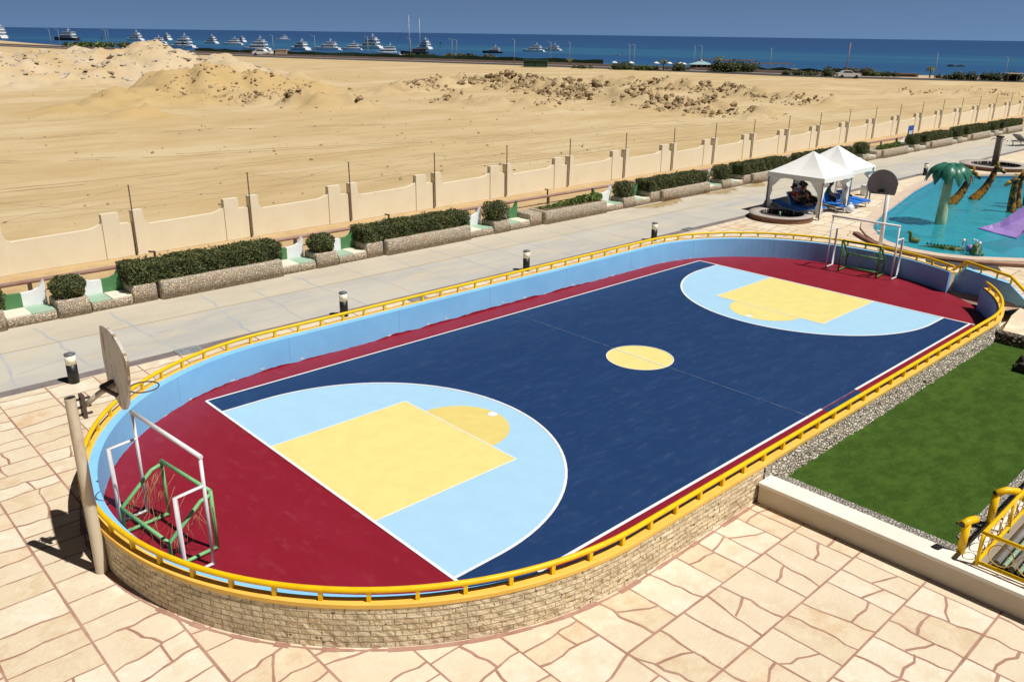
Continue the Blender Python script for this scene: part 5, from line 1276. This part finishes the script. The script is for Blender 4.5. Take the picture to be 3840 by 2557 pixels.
def terrain():
    ys = []; y = 38.2
    while y < 1500:
        ys.append(y); y += .9 if y < 170 else (1.3 if y < 262 else max(3, (y - 200) * .05))
    xs = []; x = -170
    while x < 460:
        xs.append(x); x += 1.0 if -5 <= x < 178 else (2.2 if x < 260 else 4)
        if -60 <= xs[-1] < -5: x = xs[-1] + 2
    mb = MB(); nx = len(xs)
    mb.v = [(x, y, height(x, y)) for y in ys for x in xs]
    mb.f = [(j * nx + i, j * nx + i + 1, (j + 1) * nx + i + 1, (j + 1) * nx + i) for j in range(len(ys) - 1) for i in range(nx - 1)]
    mb.m = [0] * len(mb.f); mb.sm = [True] * len(mb.f)
    o = struct(mb, 'desert', m_sand); at_ = o.data.attributes.new('tone', 'FLOAT_COLOR', 'POINT'); vals = []
    for x, y, z in mb.v:
        grey = max(0, min(1, (y - 178 + 9 * fbm(x, y, .06)) / 14)) * max(0, min(1, (118 - x + 10 * fbm(x, y, .05)) / 25)); grey *= max(.0, min(1, .65 + .9 * fbm(x, y, .09)))
        q = max([math.exp(-(((x - mx) / rx) ** 2 + ((y - my) / ry) ** 2)) for mx, my, rx, ry, h in MOUNDS[7:]]); och = max(0, min(1, 1.5 * q + .5 * fbm(x, y, .12)))
        g, _ = ridge_at(x, y) if 60 < y < 160 and x > 55 else (0, 0)
        vals += [grey, och * (1 - grey), min(1, g * .8), 1]
    at_.data.foreach_set('color', vals)
    # land under the right hand end of the site so the ground runs out to the coast
    mb = MB(); mb.face([(130, -200), (470, -200), (395, -50), (352, 60), (345, 40), (170, 38.4), (130, 38.4)], -.06); struct(mb, 'desert_right', m_sand)
    mb = MB(); mb.face([(-220, -220), (130, -220), (130, 39), (-220, 39)], -1.5); struct(mb, 'ground', m_dirt)
    tk = MB(); random.seed(2)
    for (x0, y0, x1, y1, bow) in ((-10, 62, 120, 58, 6), (0, 84, 100, 66, -5), (30, 50, 150, 47, 3), (5, 100, 60, 88, 4)):
        for sd in (0, 1.5):
            pr = None
            for k in range(111):
                t = k / 110; x = x0 + (x1 - x0) * t; y = y0 + (y1 - y0) * t + bow * math.sin(PI * t) + .5 * math.sin(t * 21) + sd
                w = .26 * random.uniform(.4, 1); cur = ((x, y - w, height(x, y - w) + .02), (x, y + w, height(x, y + w) + .02))
                if pr and NZ.noise(Vector((x * .12, y * .3, 2))) > -.12: tk.add([pr[0], cur[0], cur[1], pr[1]], [(0, 1, 2, 3)])
                pr = cur
    struct(tk, 'tyre_tracks', mat('packed darker sand', (.50, .37, .20), .95, (.54, .405, .225), .5, .4, .65, .5, 3))
    # rubble
    random.seed(9); mb = MB(); gb = MB()
    for pts, w in RIDGES:
        for (x0, y0, h0), (x1, y1, h1) in zip(pts, pts[1:]):
            L = math.hypot(x1 - x0, y1 - y0)
            for _ in range(int(L * 34 * (h0 + h1) / 2)):
                t = random.random(); s = random.gauss(0, .75) * w
                x, y = x0 + (x1 - x0) * t - (y1 - y0) / L * s, y0 + (y1 - y0) * t + (x1 - x0) / L * s
                if NZ.noise(Vector((x * .16, y * .16, 4.4))) + random.uniform(-.25, .25) < -.02: continue
                r = .07 + .55 * random.random() ** 4.5 * min(1.3, (h0 + h1) / 2); mb.rock((x, y, height(x, y) + r * .15), r, 0, .75)
    for _ in range(900):   # scattered stones on the flat and on the mounds
        y = 40 + 180 * random.random() ** 1.3; x = random.uniform(-5 + (y - 40) * .05, 60 + (y - 40) * .9)
        r = .05 + .17 * random.random() ** 4; mb.rock((x, y, height(x, y) + r * .2), r)
    for _ in range(520):
        x = random.gauss(65, 8); y = random.gauss(146, 9); r = .10 + .3 * random.random() ** 3; mb.rock((x, y, height(x, y) + r * .1), r)
    tag(mb.build('rubble', m_rub), 'broken sandy stones lying along the rubble ridges and mounds of the desert', 'rubble', kind='stuff')
    for _ in range(420):
        x = random.uniform(20, 100); y = random.uniform(196, 222); r = .2 + .55 * random.random() ** 3; gb.rock((x, y, height(x, y) + r * .15), r, 0, .5)
    for _ in range(34):
        x = random.uniform(30, 95); y = random.uniform(194, 214); a = random.random() * 3; M = Matrix.Translation((x, y, height(x, y) + .25)) @ Matrix.Rotation(a, 4, 'Z') @ Matrix.Rotation(random.uniform(-.4, .4), 4, 'Y')
        l = random.uniform(.5, 1.5); gb.box(-l, l, -.4, .4, -.18, .18, 0, M)
    tag(gb.build('concrete_rubble', m_rubg), 'grey broken concrete dumped on the large mound at the left', 'rubble', kind='stuff')
terrain()
def road_and_sea():
    mb = MB(); k = MB(); q = MB()
    Y = [y for y in range(-20, 1300, 12)]
    for a, b in zip(Y, Y[1:]):
        xa, xb = roadx(a), roadx(b)
        mb.quad((xa, a, .16), (xa + 9, a, .16), (xb + 9, b, .16), (xb, b, .16))
        mb.quad((xa, a, -.3), (xa, a, .16), (xb, b, .16), (xb, b, -.3))
        k.quad((xa + 9, a, .32), (xa + 13, a, .32), (xb + 13, b, .32), (xb + 9, b, .32)); k.quad((xa + 9, a, .0), (xa + 9, a, .32), (xb + 9, b, .32), (xb + 9, b, .0))
    struct(mb, 'road', m_road); struct(k, 'promenade', m_prom)
    for a, b in zip(Y, Y[1:]):
        if b > 900 or a < 120: continue
        xa, xb = roadx(a) + 13, roadx(b) + 13
        q.add([(xa, a, .3), (xa + .6, a, .3), (xb + .6, b, .3), (xb, b, .3), (xa, a, 1.3), (xa + .6, a, 1.3), (xb + .6, b, 1.3), (xb, b, 1.3)], [(4, 5, 6, 7), (0, 4, 7, 3), (1, 2, 6, 5)])
    solo(q, 'promenade_wall', m_prom, 'low pink beige wall along the coast road', 'wall')
    m = bpy.data.materials.new('sea water'); m.use_nodes = True; N, L = m.node_tree.nodes, m.node_tree.links; b = N['Principled BSDF']
    b.inputs['Roughness'].default_value = .45; b.inputs['Specular IOR Level'].default_value = .12
    tc = N.new('ShaderNodeTexCoord'); sp = N.new('ShaderNodeSeparateXYZ'); L.new(tc.outputs['Object'], sp.inputs[0])
    def math_(op, a, c):
        n = N.new('ShaderNodeMath'); n.operation = op
        for i, v in enumerate((a, c)):
            if isinstance(v, (int, float)): n.inputs[i].default_value = v
            else: L.new(v, n.inputs[i])
        return n.outputs[0]
    c = math_('ADD', math_('MULTIPLY', sp.outputs[0], .95), math_('MULTIPLY', sp.outputs[1], .32))    # distance out from the coast + 350
    mp = N.new('ShaderNodeMapping'); mp.inputs['Rotation'].default_value = (0, 0, rad(-45)); mp.inputs['Scale'].default_value = (.010, .0016, 1); L.new(tc.outputs['Object'], mp.inputs[0])
    n = N.new('ShaderNodeTexNoise'); n.inputs['Scale'].default_value = 1; n.inputs['Detail'].default_value = 5; L.new(mp.outputs[0], n.inputs['Vector'])
    d = math_('ADD', math_('LOGARITHM', math_('MAXIMUM', math_('SUBTRACT', c, 330), 10), 10), math_('MULTIPLY', math_('SUBTRACT', n.outputs['Fac'], .5), .9))
    r = N.new('ShaderNodeValToRGB'); e = r.color_ramp.elements
    ST = [(0.0, (.055, .18, .265)), (.22, (.034, .128, .235)), (.42, (.025, .090, .205)), (.55, (.023, .083, .20)), (.66, (.032, .118, .215)), (.76, (.024, .080, .195)), (1.0, (.024, .068, .178))]
    while len(e) < len(ST): e.new(.5)
    for i, (p, cc) in enumerate(ST): e[i].position = p; e[i].color = (*cc, 1)
    mr = N.new('ShaderNodeMapRange'); mr.inputs['From Min'].default_value = 1.1; mr.inputs['From Max'].default_value = 3.4; L.new(d, mr.inputs[0]); L.new(mr.outputs[0], r.inputs[0]); L.new(r.outputs[0], b.inputs['Base Color'])
    n2 = N.new('ShaderNodeTexNoise'); n2.inputs['Scale'].default_value = .25; n2.inputs['Detail'].default_value = 6; L.new(tc.outputs['Object'], n2.inputs['Vector'])
    bp = N.new('ShaderNodeBump'); bp.inputs['Strength'].default_value = .5; bp.inputs['Distance'].default_value = .8; L.new(n2.outputs[0], bp.inputs['Height']); L.new(bp.outputs[0], b.inputs['Normal'])
    mb = MB(); R = 60000; mb.face([(-R, -R), (R, -R), (R, R), (-R, R)], -1.9); struct(mb, 'sea', m)
road_and_sea()

# ------------------------------------------------------------------ boats
SEAZ = -1.9
def yacht(kind):
    """bow along +x, length 20, origin on the waterline"""
    hull, sup, win = MB(), MB(), MB()
    st = []
    for i in range(13):
        f = i / 12; x = -10 + 20 * f; w = 2.7 * (1 - max(0, (f - .45) / .55) ** 2.2) + .04; zt = 2.0 + 1.1 * max(0, f - .35) ** 1.4
        st.append([(x - (0 if f > .05 else 0), -w * .72, -.5), (x + f * .5, -w, zt), (x + f * .5, w, zt), (x, w * .72, -.5)])
    hull.add([p for s in st for p in s], [(i * 4 + j, (i + 1) * 4 + j, (i + 1) * 4 + j + 1, i * 4 + j + 1) for i in range(12) for j in range(3)] + [(0, 1, 2, 3), (48, 51, 50, 49)])
    hull.box(-11.4, -9.9, -2.2, 2.2, .2, .7)
    decks = dict(tall=[(-8.2, 5.2, 2.35, 2.0, 2.2), (-7.6, 2.6, 2.2, 4.3, 2.0), (-6.0, -.4, 1.9, 6.4, 1.5)], mid=[(-7.8, 4.6, 2.3, 2.0, 2.1), (-7.0, 1.4, 2.0, 4.2, 1.7)], dark=[(-8.0, 4.0, 2.3, 2.0, 2.0), (-7.4, 1.8, 2.1, 4.1, 1.8)])[kind]
    for (x0, x1, w, z, h) in decks:
        # cabin with raked front, dark window band, overhanging roof slab
        P = [(x0 + 1.8, -w * .85, z), (x1, -w * .8, z), (x1, w * .8, z), (x0 + 1.8, w * .85, z)]; T = [(x0 + 1.8, -w * .8, z + h - .25), (x1 - 1.5, -w * .7, z + h - .25), (x1 - 1.5, w * .7, z + h - .25), (x0 + 1.8, w * .8, z + h - .25)]
        sup.add(P + T, [(0, 1, 5, 4), (1, 2, 6, 5), (2, 3, 7, 6), (3, 0, 4, 7), (4, 5, 6, 7)])
        sup.box(x0, x1 - 1.0, -w, w, z + h - .25, z + h)
        sup.box(x0 - .02, x0 + 1.6, -w, w, z - .02, z + .55)
        A = .35; B = .75
        def lv(t): return [Vector(p).lerp(Vector(q), t) for p, q in zip(P, T)]
        a, b = lv(A), lv(B); o = .03
        for i, j, nrm in ((0, 1, (0, -o, 0)), (1, 2, (o, 0, .01)), (2, 3, (0, o, 0))):
            nn = Vector(nrm); win.add([a[i] + nn, a[j] + nn, b[j] + nn, b[i] + nn], [(0, 1, 2, 3)])
    zt = decks[-1][3] + decks[-1][4]
    mast = MB(); mast.tube([(-3, 0, zt), (-3.4, 0, zt + 2.6)], .12, 5); mast.box(-3.9, -2.7, -1.4, 1.4, zt + 1.2, zt + 1.36); mast.ball((-2.6, 0, zt + .5), .5, .5, .5, 8, 6)
    return hull.mesh('hull', m_hulld if kind == 'dark' else m_hull), sup.mesh('superstructure', m_hull), win.mesh('windows', m_win), mast.mesh('mast', m_hull)
YM = {k: yacht(k) for k in ('tall', 'mid', 'dark')}
def boats():
    hd = math.atan2(.93, -.33)
    L = [(290, 1275, 'tall', 34, -.2, 'white yacht cut by the left edge of the photo'), (322, 1120, 'dark', 33, .1, 'lone dark hulled motor yacht left of the sand mounds'),
         (401, 1117, 'tall', 25, 0, 'leftmost small white yacht of the left cluster'), (344, 902, 'mid', 20, .15, 'white yacht second in the left cluster, behind the sand crest'), (470, 1190, 'mid', 24, -.1, 'farthest white yacht of the left cluster'),
         (282, 691, 'tall', 22, .1, 'largest white yacht of the left cluster, three decks'), (408, 915, 'tall', 19, 0, 'small white yacht at the left of the second cluster'), (392, 830, 'mid', 20, .2, 'low white yacht inside the second cluster'),
         (504, 1038, 'mid', 19, -.1, 'farthest white yacht of the second cluster'), (297, 592, 'tall', 20.5, .1, 'largest white yacht of the second cluster, nearest the road'), (700, 1290, 'mid', 21, .5, 'small far motor boat left of the middle yachts'),
         (341, 607, 'mid', 21, .0, 'white yacht third cluster, left of the middle yachts'), (365, 606, 'mid', 21.5, .12, 'long low white yacht in the middle group'), (387, 605, 'mid', 17, .2, 'short white yacht right of the long low one'),
         (440, 657, 'tall', 25, .05, 'big white yacht with a dark upper deck at the back of the middle group'), (327, 470, 'mid', 18, .35, 'nearest white yacht, at the right end of the middle group'), (483, 633, 'tall', 20, -.15, 'white yacht partly behind the two masted boat'),
         (444, 495, 'dark', 15, .05, 'dark hulled motor yacht alone right of the masts'), (515, 522, 'mid', 18.5, .05, 'left one of the two white yachts on the right'), (575, 558, 'mid', 16.5, 0, 'right one of the two white yachts on the right')]
    for k, (x, y, kind, ln, dr, lab) in enumerate(L):
        t = thing('motor_yacht', lab, 'yacht', (x, y, SEAZ), hd + dr * 1.6 + random.uniform(-.22, .22), 'yachts moored off the coast')
        t.scale = (ln / 20 * 1.0,) * 3
        for me, nm in zip(YM[kind], ('hull', 'superstructure', 'windows', 'mast')): put_mesh(me, nm, t)
    # two masted boat
    t = thing('sailing_boat', 'dark two masted sailing boat with bare masts', 'sailing boat', (347, 464, SEAZ), math.atan2(.72, -.62))
    mb = MB(); st = []
    for i in range(13):
        f = i / 12; x = -9 + 19 * f; w = 2.5 * math.sin(PI * min(1, .18 + .82 * (1 - f) ** .8)) ** .6 + .05; zt = 2.1 + 1.5 * abs(f - .4) ** 1.5
        st.append([(x, -w * .6, -.4), (x, -w, zt), (x, w, zt), (x, w * .6, -.4)])
    mb.add([p for s in st for p in s], [(i * 4 + j, (i + 1) * 4 + j, (i + 1) * 4 + j + 1, i * 4 + j + 1) for i in range(12) for j in range(3)] + [(0, 1, 2, 3), (48, 51, 50, 49)]); mb.build('hull', m_hulld, t)
    mb = MB(); mb.box(-7, 2, -1.6, 1.6, 2.2, 3.9); mb.box(-7.6, 3, -1.9, 1.9, 3.9, 4.1); mb.build('cabin', mat('brown cabin', (.16, .11, .09), .7), t)
    for x, h in ((-3.0, 23), (4.2, 25)):
        mb = MB(); mb.tube([(x, 0, 2), (x, 0, h)], [.20, .10], 6); mb.box(x - .06, x + .06, -2.2, 2.2, h * .72, h * .72 + .12); mb.build('mast', m_whitep, t)
    mb = MB(); mb.tube([(10, 0, 3.0), (14, 0, 4.0)], .12, 5); mb.build('bowsprit', m_hulld, t)
    mb = MB()
    for a, b in (((14, 0, 4), (4.2, 0, 24.6)), ((4.2, 0, 24.6), (-3, 0, 22.6)), ((-9, 0, 3), (-3, 0, 22.6))): mb.tube([a, b], .05, 4)
    mb.build('rigging', m_steel, t)
    for x, y, l in ((505, 420, 'small white dinghy right of the dark motor yacht'),(372, 455, 'small white dinghy right of the two masted boat')):
        t = thing('dinghy', l, 'dinghy', (x, y, SEAZ), 2.0, 'small white dinghies')
        mb = MB(); mb.add([(-2.2, -.8, .0), (1.4, -.8, 0), (2.8, 0, .1), (1.4, .8, 0), (-2.2, .8, 0), (-2.2, -1, .9), (1.4, -1, .9), (3.1, 0, 1.1), (1.4, 1, .9), (-2.2, 1, .9)], [(0, 1, 6, 5), (1, 2, 7, 6), (2, 3, 8, 7), (3, 4, 9, 8), (4, 0, 5, 9), (5, 6, 7, 8, 9)]); mb.build('hull', m_hull, t)
        MB().box(-2.6, -2.2, -.3, .3, .3, 1.3).build('motor', m_black, t)
    for x, y, l in ((310, 960, 'green channel marker left of the lone dark yacht'), (262, 640, 'green channel marker right of the lone dark yacht'), (560, 705, 'green channel marker on the open water right of the masts')):
        mb = MB(); mb.lathe([(.9, 0), (.9, 1.0), (.35, 1.2), (.3, 4.4), (.8, 4.5), (.8, 5.6), (.1, 6.2)], 10)
        solo(mb, 'channel_marker', mat('dark green marker', (.03, .10, .07), .7), l, 'buoy', (x, y, SEAZ), 0, 'channel markers')
boats()

# ------------------------------------------------------------------ far shore
def lamps():
    P = [(185, 690, 'leftmost'), (191, 690, 'second'), (194, 600, 'third'), (226, 690, 'fourth'), (202, 388, 'first right of the big mound'), (222, 382, 'second right of the big mound'), (231, 348, 'left of the middle yachts'), (244, 331, 'in front of the middle yachts'), (251, 308, 'just left of the masts'), (272, 330, 'right of the masts'), (243, 257, 'above the rubble ridge'), (270, 262, 'left of the pair by the dark yacht'), (276, 256, 'right of the pair by the dark yacht'), (281, 226, 'left one of the pair by the green hut'), (288, 229, 'right one of the pair by the green hut'), (284, 195, 'left one of the pair before the open sea'), (296, 200, 'right one of the pair before the open sea'), (269, 152, 'by the beach restaurant'), (287, 102, 'by the far palm'), (310, 88, 'at the right end of the coast')]
    H = [11, 11, 11, 11, 10, 10, 10, 9.5, 9.5, 9, 10, 9, 9, 8.5, 8.5, 8.5, 8.5, 8.5, 8, 7]
    mat('pale grey lamp post', (.36, .37, .36), .6)
    mb = MB(); mb.tube([(0, 0, 0), (0, 0, 9)], [.12, .06], 6); pm = mb.mesh('pole', MATS['pale grey lamp post'])
    mb = MB(); mb.tube([(0, 0, 8.9), (-1.1, 0, 9.2)], .05, 5); mb.box(-1.7, -1.0, -.14, .14, 9.12, 9.25); hm = mb.mesh('lamp_head', MATS['pale grey lamp post'])
    for (x, y, l), h in zip(P, H):
        t = thing('street_lamp', 'thin street lamp on the coast road, ' + l, 'street lamp', (x, y, .1), random.uniform(-.5, .5), 'street lamps along the coast'); t.scale = (h / 9,) * 3
        put_mesh(pm, 'pole', t); put_mesh(hm, 'lamp_head', t)
    t = thing('utility_pole', 'thick tall bare pole behind the silver car', 'pole', (279, 128.5, .1)); mb = MB(); mb.tube([(0, 0, 0), (.4, 0, 11)], [.22, .13], 8); mb.build('pole', m_pipe, t); MB().box(-.7, .9, -.06, .06, 9.8, 9.95).build('crossarm', m_pipe, t)
lamps()
def bush(label, c, lx, ly, lz, n=500, size=.4, group=None, m=None, trunk=False, rz=0):
    t = thing('bush', label, 'bush', (c[0], c[1], c[2] if len(c) > 2 else .1), rz, group)
    mb = MB(); k = max(3, int(max(lx, ly) / 2.2)); pts = []
    lumps = [((random.uniform(-.42, .42) * (lx if lx > 6 else 1), random.uniform(-.42, .42) * (ly if lx > 6 else 1)), random.uniform(.28, .5)) for _ in range(k)] + [((0, 0), .5)]
    for _ in range(n):
        (ox, oy), s = random.choice(lumps); d = Vector((random.gauss(0, 1), random.gauss(0, 1), abs(random.gauss(0, 1)))).normalized(); r = .75 + .3 * random.random()
        pts.append(((ox + d.x * r * s * min(lx, lz * 2.2), oy + d.y * r * s * min(ly, lz * 2.2), d.z * r * lz * (.6 + s * .8)), d))
    leaves(mb, pts, size); mb.build('foliage', m or m_leafd, t)
    mb = MB()
    for (ox, oy), s in lumps: mb.tube([(ox, oy, 0), (ox, oy, lz * .7)], .08, 4); mb.ball((ox, oy, lz * .35), s * min(lx, lz * 2.2) * .7, s * min(ly, lz * 2.2) * .7, lz * .4, 7, 5, jit=.1)
    mb.build('branches', m_core, t); return t
def palm(label, c, h):
    t = thing('palm_tree', label, 'palm tree', (c[0], c[1], .1), 0, 'palms on the far shore')
    MB().tube([(0, 0, 0), (.1, .05, h * .5), (0, .1, h)], [.25, .2, .18], 7).build('trunk', m_wood, t)
    mb = MB()
    for k in range(16):
        a = 2.4 * k; e = random.uniform(-.1, .9); L = random.uniform(1.7, 2.3); d = Vector((math.cos(a), math.sin(a), 0)); sd = Vector((-d.y, d.x, 0)); pr = None
        for i in range(7):
            f = i / 6; p = Vector((0, .1, h)) + d * L * f * math.cos(e * (1 - f)) + Vector((0, 0, L * (math.sin(e) * f - .9 * f * f))); w = .26 * math.sin(PI * (.1 + .85 * f))
            cur = (p - sd * w - Vector((0, 0, w * .4)), p, p + sd * w - Vector((0, 0, w * .4)))
            if pr: mb.add([*pr, *cur], [(0, 1, 4, 3), (1, 2, 5, 4)])
            pr = cur
    mb.build('fronds', m_leafd, t); return t
def far_shore():
    random.seed(17)
    # green mesh fence along the shore, left part
    f = thing('mesh_fence', 'long dark green mesh fence on the shore below the yachts', 'fence', (240, 330, .3))
    mb = MB(); P = []
    for i in range(41):
        y = 228 + (470 - 228) * i / 40; x = roadx(y) + 20 + 2 * math.sin(i * .7); P.append(Vector((x - 240, y - 330, 0)))
    for a, b in zip(P, P[1:]): mb.add([a, b, b + Vector((0, 0, 2.3 + .3 * math.sin(b.y * .3))), a + Vector((0, 0, 2.3 + .3 * math.sin(a.y * .3)))], [(0, 1, 2, 3)])
    mb.build('mesh_panel', m_netfence, f)
    for p in P[::3]: MB().tube([p, p + Vector((0, 0, 2.8))], .07, 4).build('post', m_steel, f)
    G = 'bushes on the far shore'
    bush('long low green bush on the shore right of the masts', (258, 305), 30, 9, 3.6, 1100, .5, G, rz=-1.1)
    bush('dark bush on the shore below the two masted boat', (252, 333), 20, 8, 2.8, 700, .5, G, rz=-1.1)
    bush('yellow green bushes at the far left end of the shore', (180, 590, 1), 40, 12, 3.4, 700, .8, G, m_leafl, rz=-1.2)
    bush('dark green bushes at the far left beside the lone dark yacht', (203, 560, 1), 46, 12, 3.6, 800, .8, G, rz=-1.2)
    bush('round green bush with a white tent top behind it', (247, 204), 11, 6, 3.0, 520, .32, G, rz=-.8)
    bush('yellow green bush between round bush and palm', (252, 193), 9, 4, 2.2, 380, .3, G, m_leafl, rz=-.8)
    bush('square dark bush next to the left palm', (259, 185), 6.5, 5, 3.4, 460, .3, G)
    bush('big dark tree mass right of the beach restaurant', (271, 167), 17, 8, 4.6, 1500, .36, G, rz=-.85)
    bush('small dark bush at the left of the silver car', (273, 132), 6, 5, 3.6, 380, .28, G)
    bush('dry grey brown thicket behind the silver car', (289, 131), 15, 6, 3.2, 800, .3, G, leaf_mat('dry twigs', (.10, .08, .06), (.22, .17, .13)), rz=-.9)
    bush('light green bush right of the silver car', (291, 121), 14, 5, 2.0, 520, .26, G, m_leafl, rz=-.9)
    bush('black green thicket at the right edge of the coast', (299, 89), 24, 6, 3.0, 1100, .3, G, rz=-.9)
    bush('dark low thicket between the green fence and the silver car bush', (270, 141), 14, 4, 1.8, 600, .3, G, rz=-1.3)
    bush('dark scrub between the lone palm and the thicket at the right edge', (295, 99), 12, 4, 1.6, 500, .3, G, rz=-.95)
    bush('dark scrub left of the round green bush by the road', (243, 219), 12, 4, 1.2, 400, .3, G, rz=-1.2)
    palm('short palm left of the dark square bush', (256, 189), 3.8); palm('tall dark palm before the tree mass', (267, 172), 5.2); palm('lone dark wind blown palm near the right edge', (296, 107), 3.6); palm('small palm left of the low bushes', (261, 242), 2.6)
    # green hut
    t = thing('net_hut', 'dark green net covered hut on the shore below the right pair of yachts', 'hut', (235, 236, .2), rad(-50))
    MB().box(-4.6, 4.6, -1.8, 1.8, 0, 2.3).build('net_wall', m_netfence, t); MB().box(-4.8, 4.8, -2, 2, 2.3, 2.45).build('roof', m_netfence, t)
    for x in (-4.6, 0, 4.6): MB().tube([(x, -1.9, 0), (x, -1.9, 3.0)], .09, 5).build('post', m_black, t)
    # restaurant with teal roof
    t = thing('beach_restaurant', 'beach restaurant with a pale teal pitched roof and open dark front', 'building', (271, 182.5, .2), rad(-48)); t.scale = (.8,) * 3
    MB().box(-5.5, 5.5, -2.5, 2.5, 0, .9).build('base_wall', m_prom, t); MB().box(-5.2, 5.2, -1.0, 2.4, .9, 2.6).build('dark_interior', m_dark, t)
    for x in (-5.2, -2.6, 0, 2.6, 5.2): MB().box(x - .1, x + .1, -2.4, -2.2, .9, 2.7).build('column', m_prom, t)
    mb = MB(); mb.add([(-6, -3, 2.7), (6, -3, 2.7), (6, 3, 2.7), (-6, 3, 2.7), (-1.2, 0, 4.1), (1.2, 0, 4.1)], [(0, 1, 5, 4), (1, 2, 5), (2, 3, 4, 5), (3, 0, 4), (3, 2, 1, 0)]); mb.build('roof', m_teal, t)
    MB().lathe([(.5, 4.0), (.5, 4.4), (.05, 4.9)], 8).build('finial', m_whitep, t)
    t = thing('pergola', 'long brown roofed pergola behind the big dark tree mass', 'pergola', (284, 177, .2), rad(-48))
    MB().box(-13, 9, -1.6, 1.6, 3.6, 3.9).build('roof', m_wood, t)
    for i in range(7): MB().box(-12.5 + 3.5 * i, -12.3 + 3.5 * i, -1.4, -1.2, 0, 3.6).build('post', m_wood, t)
    t = thing('pier', 'wooden pier with a thatched shelter reaching into the sea', 'pier', (300, 171, -.4), rad(-38))
    MB().box(-9, 12, -1.2, 1.2, .8, 1.2).build('deck', m_prom, t); MB().box(-7, 9, -1, 1, 3.0, 3.3).build('thatch', m_wood, t)
    for i in range(7): MB().tube([(-8 + 3 * i, -1, -3), (-8 + 3 * i, -1, 3.0)], .12, 5).build('post', m_wood, t)
    f = thing('mesh_fence', 'sagging dark green mesh fence before the beach restaurant and the pier', 'fence', (272, 150, .3))
    P = [Vector((roadx(y) + 15.5 - 272, y - 150, 0)) for y in [126 + 5 * i for i in range(9)]]; mb = MB()
    for i, (a, b) in enumerate(zip(P, P[1:])):
        h0, h1 = (2.1, 1.4) if i % 2 else (1.4, 2.1); mb.add([a, b, b + Vector((0, 0, h1)), a + Vector((0, 0, h0))], [(0, 1, 2, 3)])
    mb.build('mesh_panel', m_netfence, f)
    for p in P: MB().tube([p, p + Vector((0, 0, 1.8))], .06, 4).build('post', m_steel, f)
    t = thing('ruined_wall', 'low brown ruined wall right of the light green bush', 'wall', (293.5, 114, .2), rad(-48))
    MB().box(-4, 4, -.4, .4, 0, 1.0).build('wall', m_prom, t); MB().box(-4.2, 4.2, -.7, .7, 1.0, 1.25).build('top_beam', m_wood, t); MB().box(-3.5, 3, -.46, -.42, .2, .8).build('dark_opening', m_dark, t)
    for k, (x, y, l) in enumerate(((250, 208, 'white parasol behind the round green bush'), (254, 203, 'smaller white parasol right of the round green bush'), (262, 197, 'white parasol left of the restaurant, first'), (265, 193, 'white parasol left of the restaurant, second'), (268, 190, 'white parasol left of the restaurant, third'), (264.5, 186, 'white parasol nearest the restaurant roof'))):
        t = thing('parasol', l, 'parasol', (x, y, .1), 0, 'white parasols on the beach'); MB().tube([(0, 0, 0), (0, 0, 2.5)], .06, 5).build('pole', m_whitep, t); MB().lathe([(1.5, 2.2), (.8, 2.6), (.02, 2.9)], 10).build('canopy', m_tentc, t)
    # vehicles
    def car(label, x, y, rz, m, k=1):
        t = thing('parked_car', label, 'car', (x, y, .16), rz, None); t.scale = (k,) * 3
        mb = MB(); A = [(-3.1, .45), (3.1, .45), (3.2, 1.0), (2.9, 1.25), (1.3, 1.35), (.5, 2.05), (-1.5, 2.1), (-2.4, 1.45), (-3.1, 1.3)]
        mb.plate([Vector((x_, -1.2, z)) for x_, z in A], (0, 2.4, 0)); mb.build('body', m, t)
        mb = MB()
        for yy in (-1.215, 1.205): mb.plate([Vector((x_, yy, z)) for x_, z in ((1.0, 1.42), (.4, 1.92), (-1.4, 1.95), (-2.0, 1.45))], (0, .01, 0))
        mb.build('window', m_win, t)
        for xx in (-2, 2):
            for yy in (-1.25, 1.05): MB().tube([(xx, yy, .45), (xx, yy + .2, .45)], .45, 12).build('wheel', m_tyre, t)
    car('silver car parked on the coast road beside the tall bare pole', 266.5, 121.5, rad(-50), m_car, 1.15)
    car('white pickup behind the big sand mound below the left yachts', 205, 405, rad(-50), m_hull, 1.6)
    mb = MB(); mb.box(-3, 3, -1.5, 1.5, 0, 3.0); mb.box(-3.2, 3.2, -1.7, 1.7, 3.0, 3.2); mb.box(-1, .2, -1.53, -1.5, 0, 2.2)
    solo(mb, 'guard_hut', m_prom, 'small beige hut on the coast road beside the white pickup', 'hut', (212, 398, .2), rad(-50))
    mb = MB()
    for k in range(14): mb.rock((random.uniform(-4, 4), random.uniform(-1.5, 1.5), .2), random.uniform(.6, 1.3))
    solo(mb, 'sea_rock', m_rock, 'dark rock breaking the water at the far right', 'rock', (517, 179, SEAZ), -.8)
    t = thing('beach_shelter', 'flat pale roofed shelter in the dark thicket at the right edge of the coast', 'shelter', (300, 82, .1), rad(-45))
    MB().box(-3, 3, -1.6, 1.6, 2.3, 2.5).build('roof', m_prom, t)
    for x in (-2.8, 0, 2.8): MB().box(x - .1, x + .1, -1.5, -1.3, 0, 2.3).build('post', m_wood, t)
    t = thing('sun_lounger', 'grey sun lounger at the right edge beside the wide path', 'sun lounger', (108, 22.4, 0), rad(-20))
    f, c = lounger_parts(30); f.build('frame', m_boardg, t); c.build('cushion', m_boardg, t); t.scale = (1.3,) * 3
far_shore()

# ------------------------------------------------------------------ to metres
for o in list(scn.objects):
    if o.parent is None and o.type in ('MESH', 'EMPTY'):
        o.location = o.location * S; o.scale = o.scale * S
